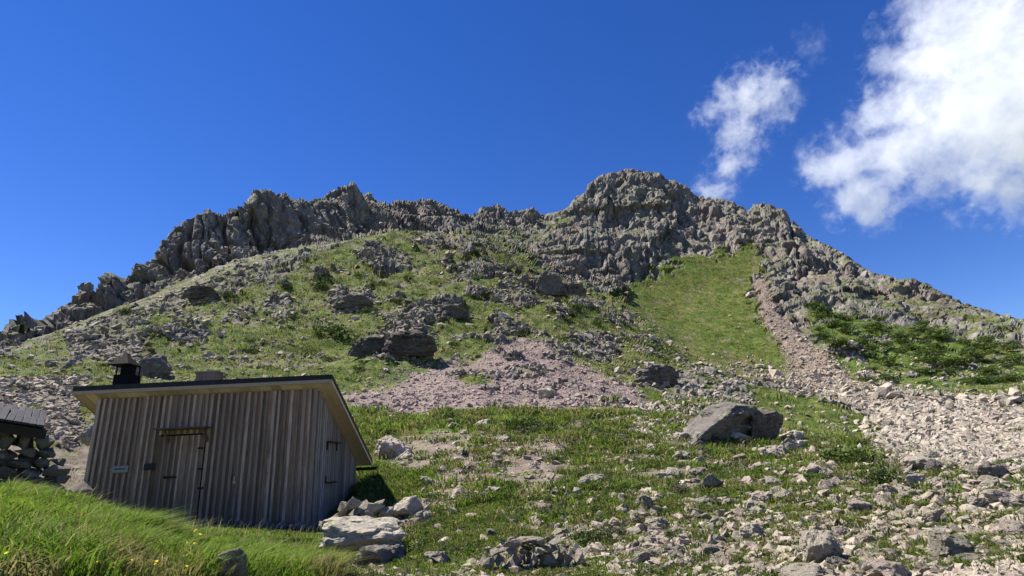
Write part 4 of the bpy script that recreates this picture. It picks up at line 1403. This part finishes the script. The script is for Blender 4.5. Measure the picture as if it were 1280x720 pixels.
pr = (knoll * (1 - scree) * (1 - tan) * (PY > 310) * (PY < 470) * (PX > 120) * (PX < 800) * sstep(0.5, 0.9, grass))[VIS].astype(float)
for kk in rng.choice(VIS, 40, p=pr / pr.sum(), replace=False):
    shrub(VX[kk], VY[kk], random.uniform(9, 22), "low dark shrub on the grassy flank of the knoll", "shrubs of the knoll", random.choice((0, 0, 1, 2)))
pr = (rslope * (1 - gully) * (PX > 1005) * (PX < 1270))[VIS].astype(float)
for kk in rng.choice(VIS, 85, p=pr / pr.sum(), replace=False):
    shrub(VX[kk], VY[kk], random.uniform(12, 30), "low dark green bush on the far right mountainside", "bushes of the right mountainside", random.choice((0, 1, 3)))

# ------------------------------------------------------------------ conifers on the left ridge
def conifer(px, py, hpx, label, seed):
    kk = ground_at(px, py)
    d = VD[kk]
    h = hpx * d / FPX
    e = link("pine_tree", None, loc=P2[kk] - np.array([0, 0, 0.25 * h]))
    tag(e, label, "tree", "pines on the left ridge")
    link("trunk", stem_mesh("trunk", h, h * 0.03, M_BARK, 6, seed), e)
    g = np.random.default_rng(seed)
    n = 700
    t = g.random(n) ** 0.8
    a = g.random(n) * 6.28
    rad = h * 0.26 * (1.02 - t) * (0.5 + 0.7 * g.random(n))
    p = np.stack([np.cos(a) * rad, np.sin(a) * rad, h * (0.08 + 0.92 * t) - rad * 0.3], 1)
    dirv = np.stack([np.cos(a), np.sin(a), -0.4 * np.ones(n)], 1)
    s = h * 0.13 * (0.5 + g.random((n, 1)))
    sd = np.stack([-np.sin(a), np.cos(a), 0.3 * g.normal(size=n)], 1)
    V = np.stack([p - sd * s * 0.5, p + dirv * s, p + sd * s * 0.5], 1).reshape(-1, 3)
    Ft = (np.arange(n) * 3)[:, None] + np.array([[0, 1, 2]])
    c = np.repeat(np.array((0.09, 0.12, 0.05)) + g.random((n, 1)) * np.array((0.03, 0.04, 0.014)), 3, 0)
    link("crown", mesh_np("crown", V, Ft, M_LEAF, c), e)
for i, (x, y, h, lab) in enumerate(((27, 412, 13, "tallest small pine at the far left end of the ridge"), (42, 414, 9, "second small pine at the far left end of the ridge"), (34, 412, 7, "tiny pine between the two at the far left of the ridge"),
                                    (262, 271, 8, "small dark pine on the left cliff top"), (297, 269, 9, "larger pine near the highest left cliff tower"))):
    conifer(x, y, h, lab, 500 + i)

# ------------------------------------------------------------------ yellow flowers in the bank
M_YEL = mat_plain("yellow_petals", (0.75, 0.55, 0.02), 0.6, 0, 0.1)
M_STEM = mat_plain("green_stem", (0.06, 0.11, 0.02), 0.7)
def petals():
    bm = bmesh.new()
    n = 9
    c = bm.verts.new((0, 0, 0.004))
    for i in range(n):
        a = i * 6.283 / n
        q_ = [bm.verts.new((math.cos(a + t) * r, math.sin(a + t) * r, z)) for t, r, z in ((-0.3, 0.6, 0.1), (0, 1.0, 0.02), (0.3, 0.6, 0.1))]
        bm.faces.new((c, *q_))
    m = bpy.data.meshes.new("petals")
    bm.to_mesh(m); bm.free()
    m.materials.append(M_YEL)
    return m
PET = petals()
STM = stem_mesh("stem", 1.0, 0.02, M_STEM, 0, 3)
for x, y in ((241, 673, ), (247, 676), (230, 686), (240, 689), (58, 709), (56, 705), (116, 711), (192, 711), (3, 701), (161, 708), (231, 716), (264, 704), (249, 677), (243, 670), (190, 714)):
    kk = ground_at(x, y + 12)
    if kk is None:
        continue
    d = VD[kk]
    h = 20 * d / FPX
    e = link("yellow_flower", None, loc=P2[kk])
    tag(e, "small yellow flower in the grass of the foreground bank", "flower", "yellow flowers of the bank")
    st = link("stem", STM, e)
    st.scale = (h * 0.5, h * 0.5, h)
    pt = link("petals", PET, e)
    w = random.uniform(1.7, 3.0) * d / FPX
    pt.scale = (w, w, w)
    pt.location = (0, 0, h)
    pt.rotation_euler = (random.uniform(0.2, 0.6), random.uniform(-0.3, 0.3), 0)

# ------------------------------------------------------------------ clouds (real volumes, far behind the mountain)
def cloud(name, label, blobs, dist, dens, edge, nscale, seed, wisp=1.3):
    """blobs: (pixel x, pixel y, radius in pixels, squash); one closed hull with an uneven vapour density inside"""
    cs, rs = [], []
    for x, y, r, sq in blobs:
        d = unproj(x, y)
        cs.append(d / np.linalg.norm(d) * dist + np.array([0, 0, EYE]))
        rs.append(r / FPX * dist * 0.9)
    cs, rs = np.array(cs), np.array(rs)
    c0 = cs.mean(0)
    bm = bmesh.new()
    lo, hi = (cs - rs[:, None] * 1.35).min(0) - c0, (cs + rs[:, None] * 1.35).max(0) - c0
    pts = []
    for c, r in zip(cs - c0, rs):
        for k_ in range(20):
            v = rng.normal(size=3)
            pts.append(Vector(c + v / np.linalg.norm(v) * r * 1.45))
    bm = hull_pts(pts)
    m = bpy.data.meshes.new(name)
    bm.to_mesh(m)
    bm.free()
    mat = bpy.data.materials.new(name + "_vapour")
    mat.use_nodes = True
    k_ = NT.__new__(NT)
    k_.m, k_.t = mat, mat.node_tree
    mat.node_tree.nodes.remove(mat.node_tree.nodes["Principled BSDF"])
    pv = k_.n("VolumePrincipled")
    k_.t.links.new(pv.outputs[0], mat.node_tree.nodes["Material Output"].inputs["Volume"])
    pv.inputs["Color"].default_value = (0.975, 0.983, 1.0, 1)
    pv.inputs["Anisotropy"].default_value = 0.0
    co = k_.coord("Object")
    D = None
    for (x, y, r, sq), c, rr_ in zip(blobs, cs - c0, rs):
        sub = k_.n("VectorMath", operation='SUBTRACT')
        k_.t.links.new(co, sub.inputs[0])
        sub.inputs[1].default_value = c
        sc = k_.n("VectorMath", operation='MULTIPLY')
        k_.t.links.new(sub.outputs[0], sc.inputs[0])
        sc.inputs[1].default_value = (1 / rr_, 1 / rr_, 1 / (rr_ * sq))
        ln = k_.n("VectorMath", operation='LENGTH')
        k_.t.links.new(sc.outputs[0], ln.inputs[0])
        v = k_.math('SUBTRACT', 1.0, ln.outputs["Value"])
        D = v if D is None else k_.math('SMOOTH_MAX', D, v, 0.25)
    w = k_.n("VectorMath", operation='ADD')
    k_.t.links.new(co, w.inputs[0])
    w.inputs[1].default_value = (seed * 311.0, seed * 97.0, 0)
    wv = k_.n("VectorMath", operation='MULTIPLY_ADD')
    k_.t.links.new(k_.noise(w.outputs[0], nscale * 0.7, 3, 0.6, True), wv.inputs[0])
    wv.inputs[1].default_value = (0.9 / nscale,) * 3
    k_.t.links.new(w.outputs[0], wv.inputs[2])
    n1 = k_.noise(wv.outputs[0], nscale, 10, 0.75)
    e = k_.math('ADD', D, k_.math('MULTIPLY', k_.math('SUBTRACT', n1, 0.5), wisp))
    dd = k_.ramp(e, 0.10, edge + 0.08, 0.0, dens)
    k_.t.links.new(dd, pv.inputs["Density"])
    m.materials.append(mat)
    try:
        mat.cycles.volume_step_rate = 0.25
    except Exception:
        pass
    o = link(name, m, loc=c0)
    tag(o, label, "cloud")
    return o

cloud("cloud", "large white cumulus cloud at the upper right", [(1245, 60, 92, 1.0), (1200, 130, 90, 0.9), (1285, 150, 105, 0.9), (1160, 75, 46, 0.9), (1125, 195, 58, 0.8), (1045, 205, 46, 0.8), (1085, 245, 48, 0.9),
                                                                    (1190, 35, 56, 1.0), (1330, 100, 120, 1.0), (1100, 150, 34, 0.8), (1120, 70, 26, 0.8)], 1600.0, 0.007, 0.55, 0.014, 1, 4.2)
cloud("cloud", "small wispy cloud left of the large one above the summit", [(935, 125, 48, 0.9), (960, 110, 36, 0.8), (925, 165, 34, 1.2), (915, 205, 28, 1.0), (890, 238, 32, 0.6), (980, 135, 24, 0.8), (890, 140, 24, 0.8)], 1500.0, 0.010, 1.0, 0.028, 2, 5.5)
cloud("cloud", "tiny faint wisp of cloud between the two larger clouds", [(1015, 58, 20, 1.2), (1006, 38, 14, 0.8), (1018, 75, 12, 0.8)], 1500.0, 0.004, 1.6, 0.04, 3, 5.5)

# ------------------------------------------------------------------ labels: say which one by its nearest landmark
LAND = [("hut", 290, 560), ("whitish scree boulder", 685, 490), ("big overhanging rock", 925, 520), ("pointed crest boulder", 686, 352), ("dark blocky outcrop", 500, 428),
        ("green meadow", 890, 390), ("scree gully", 1000, 420), ("leaning lichen block", 1036, 680), ("lichen-spotted boulder", 1200, 680), ("flat-topped pale block", 740, 598),
        ("dark green shrub", 735, 665), ("spreading green shrub", 1060, 565), ("dark triangular block", 1172, 580), ("brown boulder by the hut", 486, 560), ("hut chimney", 150, 460),
        ("dry stone wall", 660, 700), ("right photo edge slab", 1258, 625), ("speckled foreground boulder", 283, 708), ("pink dirt path", 830, 680), ("main summit", 785, 215), ("foot of the scree gully", 1060, 470), ("right skyline shoulder", 1160, 362), ("right end of the stream", 1270, 510), ("rocks under the right skyline", 1240, 420), ("dark knoll shrub", 415, 410)]
ORD = ["nearest"] + [w + " nearest" for w in ("second third fourth fifth sixth seventh eighth ninth tenth eleventh twelfth thirteenth fourteenth fifteenth sixteenth seventeenth eighteenth nineteenth "
       "twentieth twenty-first twenty-second twenty-third twenty-fourth twenty-fifth twenty-sixth twenty-seventh twenty-eighth twenty-ninth thirtieth").split()]
KIND = {"shrubs of the knoll": "low dark knoll shrub", "boulders of the lower right slope": "pale rubble boulder", "boulders of the lower middle slope": "pale stone in the grass", "blocks of the boulder stream": "tan boulder stream block",
        "boulders on the knoll": "grey knoll boulder", "rocks left of the hut": "grey rubble rock", "small shrubs of the lower slope": "small shrub among stones", "bushes of the right mountainside": "dark green mountainside bush",
        "yellow flowers of the bank": "small yellow flower", "stones heaped on the slab by the hut": "pinkish stone heaped on the slab"}
bpy.context.view_layer.update()
byl = {}
for o in [x for x in bpy.data.objects if x.get("group") in KIND and x.parent is None]:
    lx_, ly_, _ = project(np.array(o.location)[None])
    x, y = float(lx_[0]), float(ly_[0])
    nm, ax_, ay_ = min(LAND, key=lambda t: math.hypot(t[1] - x, t[2] - y))
    dx, dy = x - ax_, y - ay_
    side = ("right of" if dx > 0 else "left of") if abs(dx) > abs(dy) else ("below" if dy > 0 else "above")
    byl.setdefault((o["group"], side, nm), []).append((math.hypot(dx, dy), o.name, o))
for (g_, side, nm), lst in byl.items():
    lst.sort(key=lambda t: t[0])
    for i_, (_, _, o) in enumerate(lst):
        o["label"] = f"{KIND[g_]}, {ORD[min(i_, len(ORD) - 1)]} {side} the {nm}"
